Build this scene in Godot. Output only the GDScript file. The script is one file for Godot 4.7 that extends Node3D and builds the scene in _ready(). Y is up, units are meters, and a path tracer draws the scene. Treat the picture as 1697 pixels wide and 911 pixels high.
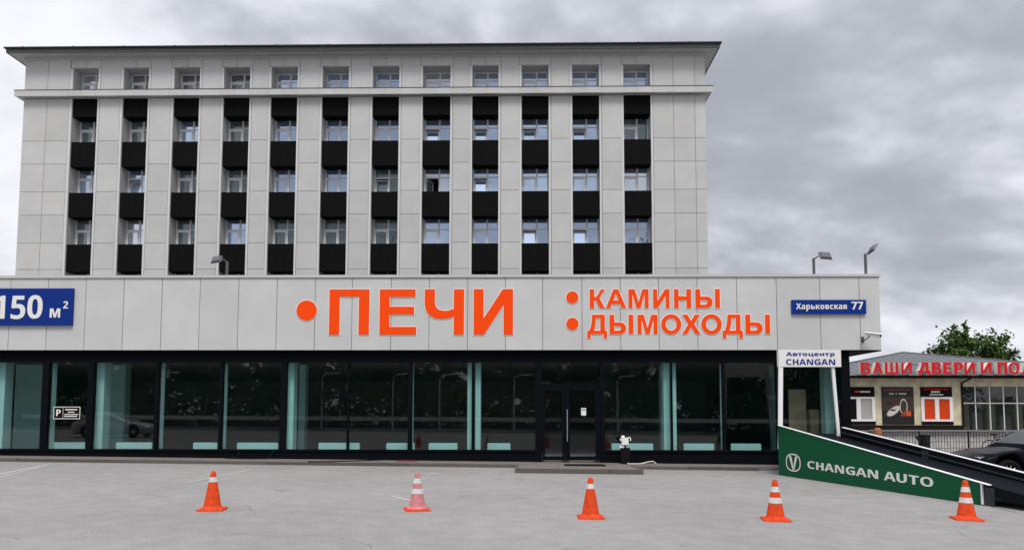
extends Node3D
# ------------------------------------------------------------------ camera model (photo 1697 x 911)
const F := 1230.0
const CX := 848.5
const CY := 595.5
const EYE := Vector3(0, 1.6, 0)
var cam_basis := Basis.from_euler(Vector3(0.072634, 0.018035, 0.00136))
var M := {}
var names := {}
var rng := RandomNumberGenerator.new()

func ray(px: float, py: float) -> Vector3:
	return cam_basis * Vector3((px - CX) / F, -(py - CY) / F, -1.0)
func onz(px: float, py: float, z: float) -> Vector3:      # photo pixel to a point on a wall facing +z
	var d := ray(px, py)
	return EYE + d * (z / d.z)
func gy(x: float) -> float:                                # the lot falls gently to the right
	return -0.035 - 0.0095 * clampf(x, -26.0, 34.0)
func onground(px: float, py: float) -> Vector3:
	var d := ray(px, py)
	var y := 0.0
	var p := Vector3.ZERO
	for i in 12:
		p = EYE + d * ((y - EYE.y) / d.y)
		y = gy(p.x)
	return p

# ------------------------------------------------------------------ node helpers
func numbered(n: String) -> String:
	if not names.has(n):
		names[n] = 0
		return n
	names[n] += 1
	return "%s_%03d" % [n, names[n]]
func thing(n: String, label: String, cat: String, at := Vector3.ZERO, group := "") -> Node3D:
	var o := Node3D.new()
	o.name = numbered(n)
	add_child(o)
	o.position = at
	o.set_meta("label", label)
	o.set_meta("category", cat)
	if group != "":
		o.set_meta("group", group)
	return o
func part(parent: Node3D, n: String, mesh: Mesh, mat: Material, at := Vector3.ZERO) -> MeshInstance3D:
	var o := MeshInstance3D.new()
	o.name = n
	o.mesh = mesh
	o.material_override = mat
	o.position = at
	parent.add_child(o, true)
	return o
func structure(n: String, mesh: Mesh, mat: Material, at := Vector3.ZERO) -> MeshInstance3D:
	var o := part(self, numbered(n), mesh, mat, at)
	o.set_meta("kind", "structure")
	return o
func single(n: String, mesh: Mesh, mat: Material, label: String, cat: String, at := Vector3.ZERO, group := "") -> MeshInstance3D:
	var o := part(self, numbered(n), mesh, mat, at)
	o.set_meta("label", label)
	o.set_meta("category", cat)
	if group != "":
		o.set_meta("group", group)
	return o

# ------------------------------------------------------------------ mesh helpers
func tri(st: SurfaceTool, a: Vector3, b: Vector3, c: Vector3, outward: Vector3) -> void:
	var n := (c - a).cross(b - a)
	if n.dot(outward) < 0.0:
		var t := b
		b = c
		c = t
		n = -n
	n = n.normalized()
	for v in [a, b, c]:
		st.set_normal(n)
		st.add_vertex(v)
func quad(st: SurfaceTool, a: Vector3, b: Vector3, c: Vector3, d: Vector3, outward: Vector3) -> void:
	tri(st, a, b, c, outward)
	tri(st, a, c, d, outward)
func new_st() -> SurfaceTool:
	var st := SurfaceTool.new()
	st.begin(Mesh.PRIMITIVE_TRIANGLES)
	return st
func add_box(st: SurfaceTool, a: Vector3, b: Vector3) -> void:
	var p := []
	for i in 8:
		p.append(Vector3(b.x if i & 1 else a.x, b.y if i & 2 else a.y, b.z if i & 4 else a.z))
	quad(st, p[0], p[1], p[3], p[2], Vector3(0, 0, -1))
	quad(st, p[4], p[5], p[7], p[6], Vector3(0, 0, 1))
	quad(st, p[0], p[2], p[6], p[4], Vector3(-1, 0, 0))
	quad(st, p[1], p[3], p[7], p[5], Vector3(1, 0, 0))
	quad(st, p[0], p[1], p[5], p[4], Vector3(0, -1, 0))
	quad(st, p[2], p[3], p[7], p[6], Vector3(0, 1, 0))
func box(a: Vector3, b: Vector3) -> ArrayMesh:
	var st := new_st()
	add_box(st, a, b)
	return st.commit()
func boxes(list: Array) -> ArrayMesh:
	var st := new_st()
	for q in list:
		add_box(st, q[0], q[1])
	return st.commit()
# a hexahedron from a bottom and a top ring of four corners each
func hexa(bot: Array, top: Array) -> ArrayMesh:
	var st := new_st()
	var c := Vector3.ZERO
	for v in bot + top:
		c += v / 8.0
	var f := [bot, top]
	for i in 4:
		var j := (i + 1) % 4
		f.append([bot[i], bot[j], top[j], top[i]])
	for q in f:
		var m: Vector3 = (q[0] + q[1] + q[2] + q[3]) / 4.0
		quad(st, q[0], q[1], q[2], q[3], m - c)
	return st.commit()
func add_prism(st: SurfaceTool, pts: PackedVector2Array, z0: float, z1: float) -> void:
	var idx := Geometry2D.triangulate_polygon(pts)
	for k in range(0, idx.size(), 3):
		var a := pts[idx[k]]
		var b := pts[idx[k + 1]]
		var c := pts[idx[k + 2]]
		tri(st, Vector3(a.x, a.y, z1), Vector3(b.x, b.y, z1), Vector3(c.x, c.y, z1), Vector3(0, 0, 1))
		tri(st, Vector3(a.x, a.y, z0), Vector3(b.x, b.y, z0), Vector3(c.x, c.y, z0), Vector3(0, 0, -1))
	var cw := Geometry2D.is_polygon_clockwise(pts)
	for k in pts.size():
		var a := pts[k]
		var b := pts[(k + 1) % pts.size()]
		var n := Vector2(b.y - a.y, a.x - b.x)
		if cw:
			n = -n
		quad(st, Vector3(a.x, a.y, z0), Vector3(b.x, b.y, z0), Vector3(b.x, b.y, z1), Vector3(a.x, a.y, z1), Vector3(n.x, n.y, 0))
func add_tube(st: SurfaceTool, a: Vector3, b: Vector3, r0: float, r1: float, seg := 10) -> void:
	var d := (b - a).normalized()
	var u := d.cross(Vector3.UP if absf(d.y) < 0.9 else Vector3.RIGHT).normalized()
	var w := d.cross(u)
	for k in seg:
		var t0 := TAU * k / seg
		var t1 := TAU * (k + 1) / seg
		var n0 := u * cos(t0) + w * sin(t0)
		var n1 := u * cos(t1) + w * sin(t1)
		quad(st, a + n0 * r0, a + n1 * r0, b + n1 * r1, b + n0 * r1, n0 + n1)
		if r0 > 0.0:
			tri(st, a, a + n0 * r0, a + n1 * r0, -d)
		if r1 > 0.0:
			tri(st, b, b + n0 * r1, b + n1 * r1, d)
func tube(a: Vector3, b: Vector3, r0: float, r1: float, seg := 12) -> ArrayMesh:
	var st := new_st()
	add_tube(st, a, b, r0, r1, seg)
	return st.commit()
func path_tube(pts: Array, r: float, seg := 6) -> ArrayMesh:
	var st := new_st()
	for k in pts.size() - 1:
		add_tube(st, pts[k], pts[k + 1], r, r, seg)
	return st.commit()
func lathe(profile: Array, seg := 28) -> ArrayMesh:      # [radius, y] pairs from the bottom up
	var st := new_st()
	for k in profile.size() - 1:
		var r0: float = profile[k][0]
		var y0: float = profile[k][1]
		var r1: float = profile[k + 1][0]
		var y1: float = profile[k + 1][1]
		for s in seg:
			var t0 := TAU * s / seg
			var t1 := TAU * (s + 1) / seg
			var q := [Vector3(cos(t0) * r0, y0, sin(t0) * r0), Vector3(cos(t1) * r0, y0, sin(t1) * r0), Vector3(cos(t1) * r1, y1, sin(t1) * r1), Vector3(cos(t0) * r1, y1, sin(t0) * r1)]
			var ns := []
			for t in [t0, t1, t1, t0]:
				ns.append(Vector3(cos(t) * (y1 - y0), r0 - r1, sin(t) * (y1 - y0)).normalized())
			for i in [0, 1, 2, 0, 2, 3]:
				st.set_normal(ns[i])
				st.add_vertex(q[i])
	return st.commit()
func tyre_ring(r: float, tr: float, seg := 20, sec := 8) -> ArrayMesh:   # torus in the xy plane
	var st := new_st()
	for k in seg:
		for s in sec:
			var q := []
			for e in [[k, s], [k + 1, s], [k + 1, s + 1], [k, s + 1]]:
				var a: float = TAU * e[0] / seg
				var b: float = TAU * e[1] / sec
				q.append(Vector3(cos(a) * (r + tr * cos(b)), sin(a) * (r + tr * cos(b)), tr * sin(b)))
			var mid: Vector3 = (q[0] + q[2]) * 0.5
			quad(st, q[0], q[1], q[2], q[3], mid - Vector3(mid.x, mid.y, 0).normalized() * r)
	return st.commit()

# ------------------------------------------------------------------ materials
func noise_image(freq: float, seed_: int, w := 512, h := 512, oct := 5) -> Image:
	var n := FastNoiseLite.new()
	n.seed = seed_
	n.noise_type = FastNoiseLite.TYPE_SIMPLEX_SMOOTH
	n.frequency = freq
	n.fractal_octaves = oct
	return n.get_seamless_image(w, h)
func tone_texture(freq: float, seed_: int, lo: float, hi: float, size := 512) -> ImageTexture:   # grey noise between two sRGB levels
	var im := noise_image(freq, seed_, size, size)
	var d := im.get_data()
	for i in d.size():
		d[i] = int(minf(255.0, 255.0 * lerpf(lo, hi, d[i] / 255.0)))
	var out := Image.create_from_data(size, size, false, Image.FORMAT_L8, d)
	out.convert(Image.FORMAT_RGB8)
	out.generate_mipmaps()
	return ImageTexture.create_from_image(out)
func lin(r: float, g: float, b: float) -> Color:         # real-world base colour given as linear values
	return Color(r, g, b).linear_to_srgb()
func mat(n: String, c: Color, rough := 0.7, metal := 0.0, tex: Texture2D = null, scale := 0.3) -> StandardMaterial3D:
	var m := StandardMaterial3D.new()
	m.resource_name = n
	m.albedo_color = c
	m.roughness = rough
	m.metallic = metal
	m.metallic_specular = 0.22 if metal < 0.2 else 0.5
	if tex:
		m.albedo_texture = tex
		m.uv1_triplanar = true
		m.uv1_world_triplanar = true
		m.uv1_scale = Vector3.ONE * scale
	M[n] = m
	return m
func glass(n: String, c: Color, alpha: float, metal: float) -> StandardMaterial3D:
	var m := StandardMaterial3D.new()
	m.resource_name = n
	m.albedo_color = Color(c.r, c.g, c.b, alpha)
	m.transparency = BaseMaterial3D.TRANSPARENCY_ALPHA
	m.roughness = 0.0
	m.metallic = metal
	M[n] = m
	return m
func make_materials() -> void:
	var fine := tone_texture(0.02, 3, 0.93, 1.0)
	var coarse := tone_texture(0.008, 5, 0.955, 1.0)
	var stained := tone_texture(0.010, 6, 0.80, 1.0)
	var rough_t := tone_texture(0.05, 9, 0.7, 1.0)
	for k in 4:
		var g: float = [0.555, 0.582, 0.540, 0.568][k]
		mat("panel%d" % k, lin(g, g * 0.995, g * 0.975), 0.45, 0.0, coarse, 0.11)
	for k in 3:
		var g: float = [0.585, 0.60, 0.572][k]
		mat("fascia%d" % k, lin(g, g, g * 0.99), 0.4, 0.0, coarse, 0.13)
	mat("reveal", lin(0.565, 0.562, 0.55), 0.6, 0.0, fine, 0.3)
	mat("trim", lin(0.64, 0.64, 0.63), 0.45)
	mat("joint", lin(0.20, 0.20, 0.20), 0.9)
	mat("black_panel", lin(0.009, 0.009, 0.0095), 0.7, 0.0, fine, 0.5)
	mat("roof_dark", lin(0.045, 0.045, 0.05), 0.6, 0.0, fine, 0.5)
	mat("eave", lin(0.10, 0.10, 0.105), 0.6, 0.0, fine, 0.4)
	mat("soffit", lin(0.565, 0.562, 0.55), 0.7, 0.0, fine, 0.4)
	mat("white_frame", lin(0.84, 0.84, 0.84), 0.35)
	mat("office_wall", lin(0.40, 0.38, 0.34), 0.9)
	mat("blind", lin(0.50, 0.60, 0.57), 0.9)
	mat("black_frame", lin(0.006, 0.007, 0.010), 0.6, 0.0, fine, 0.6)
	mat("room_floor", lin(0.22, 0.22, 0.21), 0.6)
	mat("room_wall", lin(0.26, 0.26, 0.255), 0.9)
	mat("glass_tinted_white", lin(0.40, 0.78, 0.75), 0.6)  # white fittings, with the green tint of the glazing put into their colour
	mat("steel", lin(0.6, 0.6, 0.6), 0.3, 0.9)
	mat("orange_film", lin(0.95, 0.072, 0.004), 0.5)
	mat("white_film", lin(0.80, 0.78, 0.74), 0.5)
	mat("blue_sign", lin(0.007, 0.032, 0.22), 0.4)
	mat("blue_ink", lin(0.015, 0.035, 0.30), 0.5)
	mat("green_board", lin(0.010, 0.100, 0.043), 0.5, 0.0, coarse, 0.35)
	mat("ramp_black", lin(0.012, 0.015, 0.020), 0.65, 0.0, rough_t, 0.6)
	mat("ramp_grey", lin(0.06, 0.07, 0.075), 0.6, 0.0, rough_t, 0.6)
	var scuffed := tone_texture(0.012, 44, 0.80, 1.05)
	mat("cone_orange", lin(0.80, 0.082, 0.020), 0.55, 0.0, scuffed, 1.5)
	mat("cone_pink", lin(0.68, 0.27, 0.28), 0.6, 0.0, scuffed, 1.5)
	mat("cone_band", lin(0.74, 0.74, 0.74), 0.5, 0.0, scuffed, 1.7)
	mat("kerb_stone", lin(0.17, 0.16, 0.145), 0.9, 0.0, rough_t, 0.8)
	mat("kerb_stone_b", lin(0.14, 0.135, 0.12), 0.9, 0.0, rough_t, 0.7)
	mat("paving", lin(0.27, 0.225, 0.21), 0.9, 0.0, rough_t, 0.7)
	mat("paving_b", lin(0.25, 0.215, 0.205), 0.9, 0.0, rough_t, 0.6)
	mat("line_paint", lin(0.80, 0.80, 0.79), 0.9, 0.0, tone_texture(0.04, 31, 0.55, 1.0), 0.9)
	mat("worn_paint", lin(0.55, 0.55, 0.54), 0.9, 0.0, tone_texture(0.04, 32, 0.7, 1.0), 0.9)
	mat("rubber", lin(0.014, 0.014, 0.014), 0.8)
	mat("rust_red", lin(0.16, 0.035, 0.025), 0.9)
	mat("lamp_grey", lin(0.10, 0.10, 0.11), 0.5, 0.3)
	mat("lamp_face", lin(0.42, 0.42, 0.41), 0.25)
	mat("cream_wall", lin(0.80, 0.72, 0.50), 0.85, 0.0, stained, 0.3)
	mat("roof_sheet", lin(0.15, 0.155, 0.17), 0.5, 0.0, fine, 0.4)
	mat("red_face", lin(0.62, 0.014, 0.022), 0.45)
	mat("white_side", lin(0.78, 0.76, 0.70), 0.5)
	mat("poster_black", lin(0.012, 0.010, 0.010), 0.5)
	mat("poster_orange", lin(0.70, 0.065, 0.012), 0.5, 0.0, coarse, 0.8)
	mat("poster_pale", lin(0.45, 0.43, 0.40), 0.6, 0.0, coarse, 0.8)
	mat("white_tile", lin(0.62, 0.60, 0.58), 0.6, 0.0, stained, 0.5)
	mat("grey_ledge", lin(0.20, 0.20, 0.21), 0.6)
	mat("brown_dark", lin(0.02, 0.015, 0.015), 0.7)
	mat("bin_dark", lin(0.014, 0.018, 0.018), 0.5)
	mat("cctv_white", lin(0.45, 0.44, 0.40), 0.4)
	mat("bark", lin(0.09, 0.07, 0.05), 0.95, 0.0, rough_t, 1.0)
	for k in 3:
		var lm := mat("leaf%d" % k, [lin(0.060, 0.100, 0.024), lin(0.085, 0.120, 0.040), lin(0.075, 0.105, 0.038)][k], 0.6)
		lm.vertex_color_use_as_albedo = true
		lm.backlight_enabled = true
		lm.backlight = lin(0.03, 0.05, 0.01)
		lm.cull_mode = BaseMaterial3D.CULL_DISABLED
	var bp := mat("black_paint", lin(0.006, 0.006, 0.010), 0.25)
	bp.metallic_specular = 0.11
	bp.roughness = 0.12
	var sp := mat("silver_paint", lin(0.45, 0.46, 0.48), 0.3, 0.5)
	sp.clearcoat_enabled = true
	mat("headlight", lin(0.55, 0.56, 0.58), 0.08, 0.6)
	mat("amber", lin(0.6, 0.5, 0.4), 0.3)
	mat("building_pale", lin(0.42, 0.42, 0.42), 0.8)
	mat("guard_rail", lin(0.78, 0.80, 0.82), 0.5)
	for k in ["black_panel", "black_frame", "poster_black", "brown_dark", "rubber", "ramp_black"]:
		M[k].metallic_specular = 0.1
	glass("shop_glass", lin(0.005, 0.018, 0.017), 0.07, 0.01).metallic_specular = 0.45
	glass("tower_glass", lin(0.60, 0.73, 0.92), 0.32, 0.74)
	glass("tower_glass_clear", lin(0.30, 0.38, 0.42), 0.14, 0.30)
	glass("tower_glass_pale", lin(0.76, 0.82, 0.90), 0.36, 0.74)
	glass("car_glass", lin(0.02, 0.03, 0.03), 0.5, 0.1)
	glass("kiosk_glass", lin(0.02, 0.03, 0.03), 0.3, 0.1)

# ------------------------------------------------------------------ sky
func make_sky() -> Sky:
	var w := 2048
	var h := 1024
	var n := FastNoiseLite.new()
	n.seed = 140
	n.noise_type = FastNoiseLite.TYPE_SIMPLEX_SMOOTH
	n.frequency = 1.15
	n.fractal_octaves = 7
	n.fractal_gain = 0.54
	var big := FastNoiseLite.new()
	big.seed = 21
	big.noise_type = FastNoiseLite.TYPE_SIMPLEX_SMOOTH
	big.frequency = 0.42
	big.fractal_octaves = 3
	var data := PackedFloat32Array()
	data.resize(w * h * 3)
	for j in h:
		var el := PI * 0.5 - PI * (j + 0.5) / h
		var sy := sin(el)
		var cy := cos(el)
		if sy < -0.02:
			for i in w:
				var o := (j * w + i) * 3
				data[o] = 0.30
				data[o + 1] = 0.30
				data[o + 2] = 0.31
			continue
		# overcast sky: the zenith is brighter than the horizon
		var lum := 1.0 + 2.5 * maxf(sy - 0.48, 0.0)
		var k := 1.0 / (maxf(sy, 0.0) + 0.35)
		for i in w:
			var az := TAU * (i + 0.5) / w       # zero straight ahead, growing to the right
			var x := sin(az) * cy * k * 1.5
			var z := cos(az) * cy * k * 2.0
			# cloud sheets folded by a coarse field, so that they bank up and break
			var b := big.get_noise_3d(x, z, 7.0)
			var v := n.get_noise_3d(x + b * 0.35, z - b * 0.25, 0.0)
			var f := n.get_noise_3d(x * 2.6, z * 2.6, 3.0)
			var dens := 0.5 + 0.5 * tanh(0.36 * sin(az) + 0.20 - 1.15 * clampf(1.0 - sy / 0.34, 0.0, 1.0) + 2.3 * v + 1.9 * b + 0.9 * f)   # thick grey cloud = 1, thin bright veil = 0
			var l := lum * lerpf(0.655, 0.275, dens)
			var o := (j * w + i) * 3
			data[o] = l * lerpf(0.99, 0.945, dens)
			data[o + 1] = l
			data[o + 2] = l * lerpf(1.06, 1.13, dens)
	var im := Image.create_from_data(w, h, false, Image.FORMAT_RGBF, data.to_byte_array())
	var pm := PanoramaSkyMaterial.new()
	pm.panorama = ImageTexture.create_from_image(im)
	var s := Sky.new()
	s.sky_material = pm
	return s

# ------------------------------------------------------------------ lettering
func ell(cx: float, cy: float, rx: float, ry: float, a0: float, a1: float, k: int) -> Array:
	var r := []
	for i in k + 1:
		var a := lerpf(a0, a1, float(i) / k)
		r.append(Vector2(cx + cos(a) * rx, cy + sin(a) * ry))
	return r
func vv(a: Array) -> Array:
	var r := []
	for i in range(0, a.size(), 2):
		r.append(Vector2(a[i], a[i + 1]))
	return r
func glyph(c: String) -> Array:
	match c:
		"П": return [vv([0, 0, 0, 1, 1, 1, 1, 0, .74, 0, .74, .836, .26, .836, .26, 0])]
		"Е": return [vv([0, 0, 0, 1, .973, 1, .973, .83, .27, .83, .27, .616, .938, .616, .938, .445, .27, .445, .27, .175, 1, .175, 1, 0])]
		"Ч": return [vv([0, 1, 0, .70, .03, .55, .11, .44, .25, .365, .43, .345, .6, .36, .74, .40, .74, 0, 1, 0, 1, 1, .74, 1, .74, .57, .6, .53, .49, .522, .37, .545, .29, .61, .26, .70, .26, 1])]
		"И": return [vv([0, 1, .25, 1, .25, .357, .74, 1, 1, 1, 1, 0, .76, 0, .76, .66, .267, 0, 0, 0])]
		"Н": return [vv([0, 0, 0, 1, .27, 1, .27, .62, .73, .62, .73, 1, 1, 1, 1, 0, .73, 0, .73, .42, .27, .42, .27, 0])]
		"М": return [vv([0, 0, 0, 1, .31, 1, .5, .3, .69, 1, 1, 1, 1, 0, .8, 0, .8, .78, .6, 0, .4, 0, .2, .78, .2, 0])]
		"К": return [vv([0, 0, 0, 1, .3, 1, .3, .58, .45, .60, .58, .75, .68, .93, .82, 1, .97, 1, .97, .86, .86, .84, .76, .68, .64, .53, 1, 0, .66, 0, .42, .40, .3, .42, .3, 0])]
		"А": return [vv([0, 0, .38, 1, .5, 1, .5, .77, .365, .40, .5, .40, .5, .22, .3, .22, .22, 0]), vv([1, 0, .62, 1, .5, 1, .5, .77, .635, .40, .5, .40, .5, .22, .7, .22, .78, 0])]
		"Ы": return [vv([0, 0, 0, 1, .2, 1, .2, .60, .45, .60, .58, .57, .67, .46, .70, .30, .67, .14, .57, .03, .42, 0, .2, 0, .2, .17, .38, .17, .46, .21, .49, .30, .46, .39, .38, .43, .2, .43, .2, .3, .12, .3, .12, 0]), vv([.8, 0, .8, 1, 1, 1, 1, 0])]
		"Х": return [vv([0, 0, .34, .51, .03, 1, .30, 1, .5, .67, .70, 1, .97, 1, .66, .51, 1, 0, .73, 0, .5, .36, .27, 0])]
		"О": return [ell(.5, .5, .5, .52, PI / 2, PI * 1.5, 16) + ell(.5, .5, .27, .33, PI * 1.5, PI / 2, 16), ell(.5, .5, .5, .52, -PI / 2, PI / 2, 16) + ell(.5, .5, .27, .33, PI / 2, -PI / 2, 16)]
		"Д": return [vv([0, -.21, 0, .17, .11, .17, .19, .4, .235, .7, .25, 1, .5, 1, .5, .83, .44, .83, .42, .5, .37, .27, .33, .17, .5, .17, .5, 0, .18, 0, .18, -.21]), vv([.5, 1, .89, 1, .89, .17, 1, .17, 1, -.21, .82, -.21, .82, 0, .5, 0, .5, .17, .66, .17, .66, .83, .5, .83])]
		"Ь": return []
		_: return [ell(.5, .5, .5, .5, 0, TAU * 0.97, 32)]
func letter(parent: Node3D, c: String, x0: float, x1: float, y0: float, y1: float, z: float) -> void:
	var face := new_st()
	var edge := new_st()
	var k := 0
	var list: Array = glyph(c)
	if c == "Ы":     # stem, bowl and second stem, butted
		list = [vv([0, 0, 0, 1, .2, 1, .2, 0]), vv([.2, .60, .45, .60, .58, .57, .67, .46, .70, .30, .67, .14, .57, .03, .42, 0, .2, 0, .2, .17, .38, .17, .46, .21, .49, .30, .46, .39, .38, .43, .2, .43]), vv([.8, 0, .8, 1, 1, 1, 1, 0])]
	for piece in list:
		var pts := PackedVector2Array()
		for p in piece:
			pts.append(Vector2(lerpf(x0, x1, p.x), lerpf(y0, y1, p.y)))
		add_prism(face, pts, z + 0.017, z + 0.022)
		for grown in Geometry2D.offset_polygon(pts, 0.024):
			add_prism(edge, grown, z + 0.002, z + 0.010 + 0.002 * k)
		k += 1
	var o := part(parent, "letter" if c != "•" else "bullet_dot", face.commit(), M.orange_film)
	part(o, "outline", edge.commit(), M.white_film)
var bold: FontVariation
func text_mesh(s: String, depth: float) -> TextMesh:
	var t := TextMesh.new()
	t.text = s
	t.font = bold
	t.font_size = 64
	t.pixel_size = 0.01
	t.depth = depth
	return t
# lettering fitted into a w x h field whose lower left corner is at o, written along the axis "along"
func put_text(parent: Node3D, s: String, o: Vector3, w: float, h: float, depth: float, m: Material, along := Vector3.RIGHT, called := "lettering") -> MeshInstance3D:
	var t := text_mesh(s, 1.0)
	var bb := t.get_aabb()
	var mi := part(parent, called, t, m)
	var sx := w / bb.size.x
	var sy := h / bb.size.y
	var nz := along.cross(Vector3.UP).normalized()
	var b := Basis(along * sx, Vector3.UP * sy, nz * depth)
	mi.transform = Transform3D(b, o - b * Vector3(bb.position.x, bb.position.y, bb.position.z))
	return mi

# ------------------------------------------------------------------ trees
func crown_mesh(sd: int, rad: Vector3, clumps: int, leaves: int, size: float) -> ArrayMesh:
	var r := RandomNumberGenerator.new()
	r.seed = sd
	var st := new_st()
	for c in clumps:
		var d := Vector3(r.randfn(), r.randfn() * 0.8 + 0.15, r.randfn()).normalized()
		var cc := d * rad * (0.35 + 0.65 * sqrt(r.randf()))
		var cr := (0.16 + 0.16 * r.randf()) * (rad.x + rad.y) * 0.5
		var hue := r.randf()      # shoots differ from bluish to yellowish green
		var col := Color(lerpf(0.72, 1.45, hue), lerpf(0.88, 1.2, hue), lerpf(1.1, 0.75, hue))
		var spray := c % 6 == 0      # some clumps are long shoots
		if spray:
			cc = d * rad * 0.75
		for l in leaves:
			var q := Vector3(r.randfn(), r.randfn() * 0.7, r.randfn()) * 0.55
			var p := cc + q * cr + d * absf(r.randfn()) * cr * 0.35
			if spray:
				p = cc + q * cr * 0.28 + (d + Vector3(0, 0.45, 0)) * (l / float(leaves)) * rad.x * 0.42
			var n := (Vector3(r.randfn(), r.randfn() + 0.9, r.randfn()) * 0.8 + d * 0.7).normalized()
			var u := n.cross(Vector3(r.randfn(), r.randfn(), r.randfn())).normalized()
			var v := n.cross(u)
			var s := size * (0.6 + 0.8 * r.randf())
			st.set_normal(n)
			for e in [-u * s, v * s * 0.42, u * s, -u * s, u * s, -v * s * 0.42]:
				st.set_color(col)
				st.set_normal(n)
				st.add_vertex(p + e)
	return st.commit()
func trunk_mesh(sd: int, h: float, crown_y: float, rad: Vector3) -> ArrayMesh:
	var r := RandomNumberGenerator.new()
	r.seed = sd
	var st := new_st()
	var r0 := h * 0.022
	add_tube(st, Vector3(0, -0.2, 0), Vector3(0.05, crown_y * 0.6, 0), r0, r0 * 0.75)
	add_tube(st, Vector3(0.05, crown_y * 0.6, 0), Vector3(0, crown_y + rad.y * 0.6, 0), r0 * 0.75, r0 * 0.15)
	for k in 9:
		var a := TAU * k / 9.0 + r.randf()
		var b := Vector3(0.03, crown_y * (0.55 + 0.06 * k), 0)
		add_tube(st, b, b + Vector3(cos(a) * rad.x * 0.75, rad.y * (0.3 + 0.5 * r.randf()), sin(a) * rad.z * 0.75), r0 * 0.4, r0 * 0.06, 6)
	return st.commit()
func tree(label: String, at: Vector3, h: float, crown_y: float, crown: ArrayMesh, trunk: ArrayMesh, lm: Material, group: String, turn: float) -> void:
	var t := thing("tree", label, "tree", at, group)
	t.rotation.y = turn
	part(t, "trunk", trunk, M.bark)
	part(t, "crown", crown, lm, Vector3(0, crown_y, 0))

# ------------------------------------------------------------------ car (front towards -x, origin on the ground below the front bumper)
func loft(sections: Array) -> ArrayMesh:    # rings of equal length; smooth enough with many stations
	var st := new_st()
	st.set_smooth_group(0)
	for s in sections.size() - 1:
		var a: Array = sections[s]
		var b: Array = sections[s + 1]
		for k in a.size():
			var j := (k + 1) % a.size()
			for v in [a[k], b[k], b[j], a[k], b[j], a[j]]:
				st.add_vertex(v)
	for e in [[sections[0], true], [sections[-1], false]]:
		var ring: Array = e[0]
		var c := Vector3.ZERO
		for v in ring:
			c += v / float(ring.size())
		for k in ring.size():
			var j := (k + 1) % ring.size()
			var vs := [c, ring[k], ring[j]] if e[1] else [c, ring[j], ring[k]]
			for v in vs:
				st.add_vertex(v)
	st.index()
	st.generate_normals()
	return st.commit()
func body_ring(x: float, y0: float, y1: float, hw: float, shoulder: float) -> Array:
	var ym := lerpf(y0, y1, shoulder)
	return [Vector3(x, y0, -hw * 0.9), Vector3(x, y0 + 0.1, -hw * 0.98), Vector3(x, lerpf(y0, ym, 0.6), -hw), Vector3(x, ym, -hw * 0.97), Vector3(x, lerpf(ym, y1, 0.7), -hw * 0.88), Vector3(x, y1, -hw * 0.62), Vector3(x, y1 + 0.012, 0),
		Vector3(x, y1, hw * 0.62), Vector3(x, lerpf(ym, y1, 0.7), hw * 0.88), Vector3(x, ym, hw * 0.97), Vector3(x, lerpf(y0, ym, 0.6), hw), Vector3(x, y0 + 0.1, hw * 0.98), Vector3(x, y0, hw * 0.9)]
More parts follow.
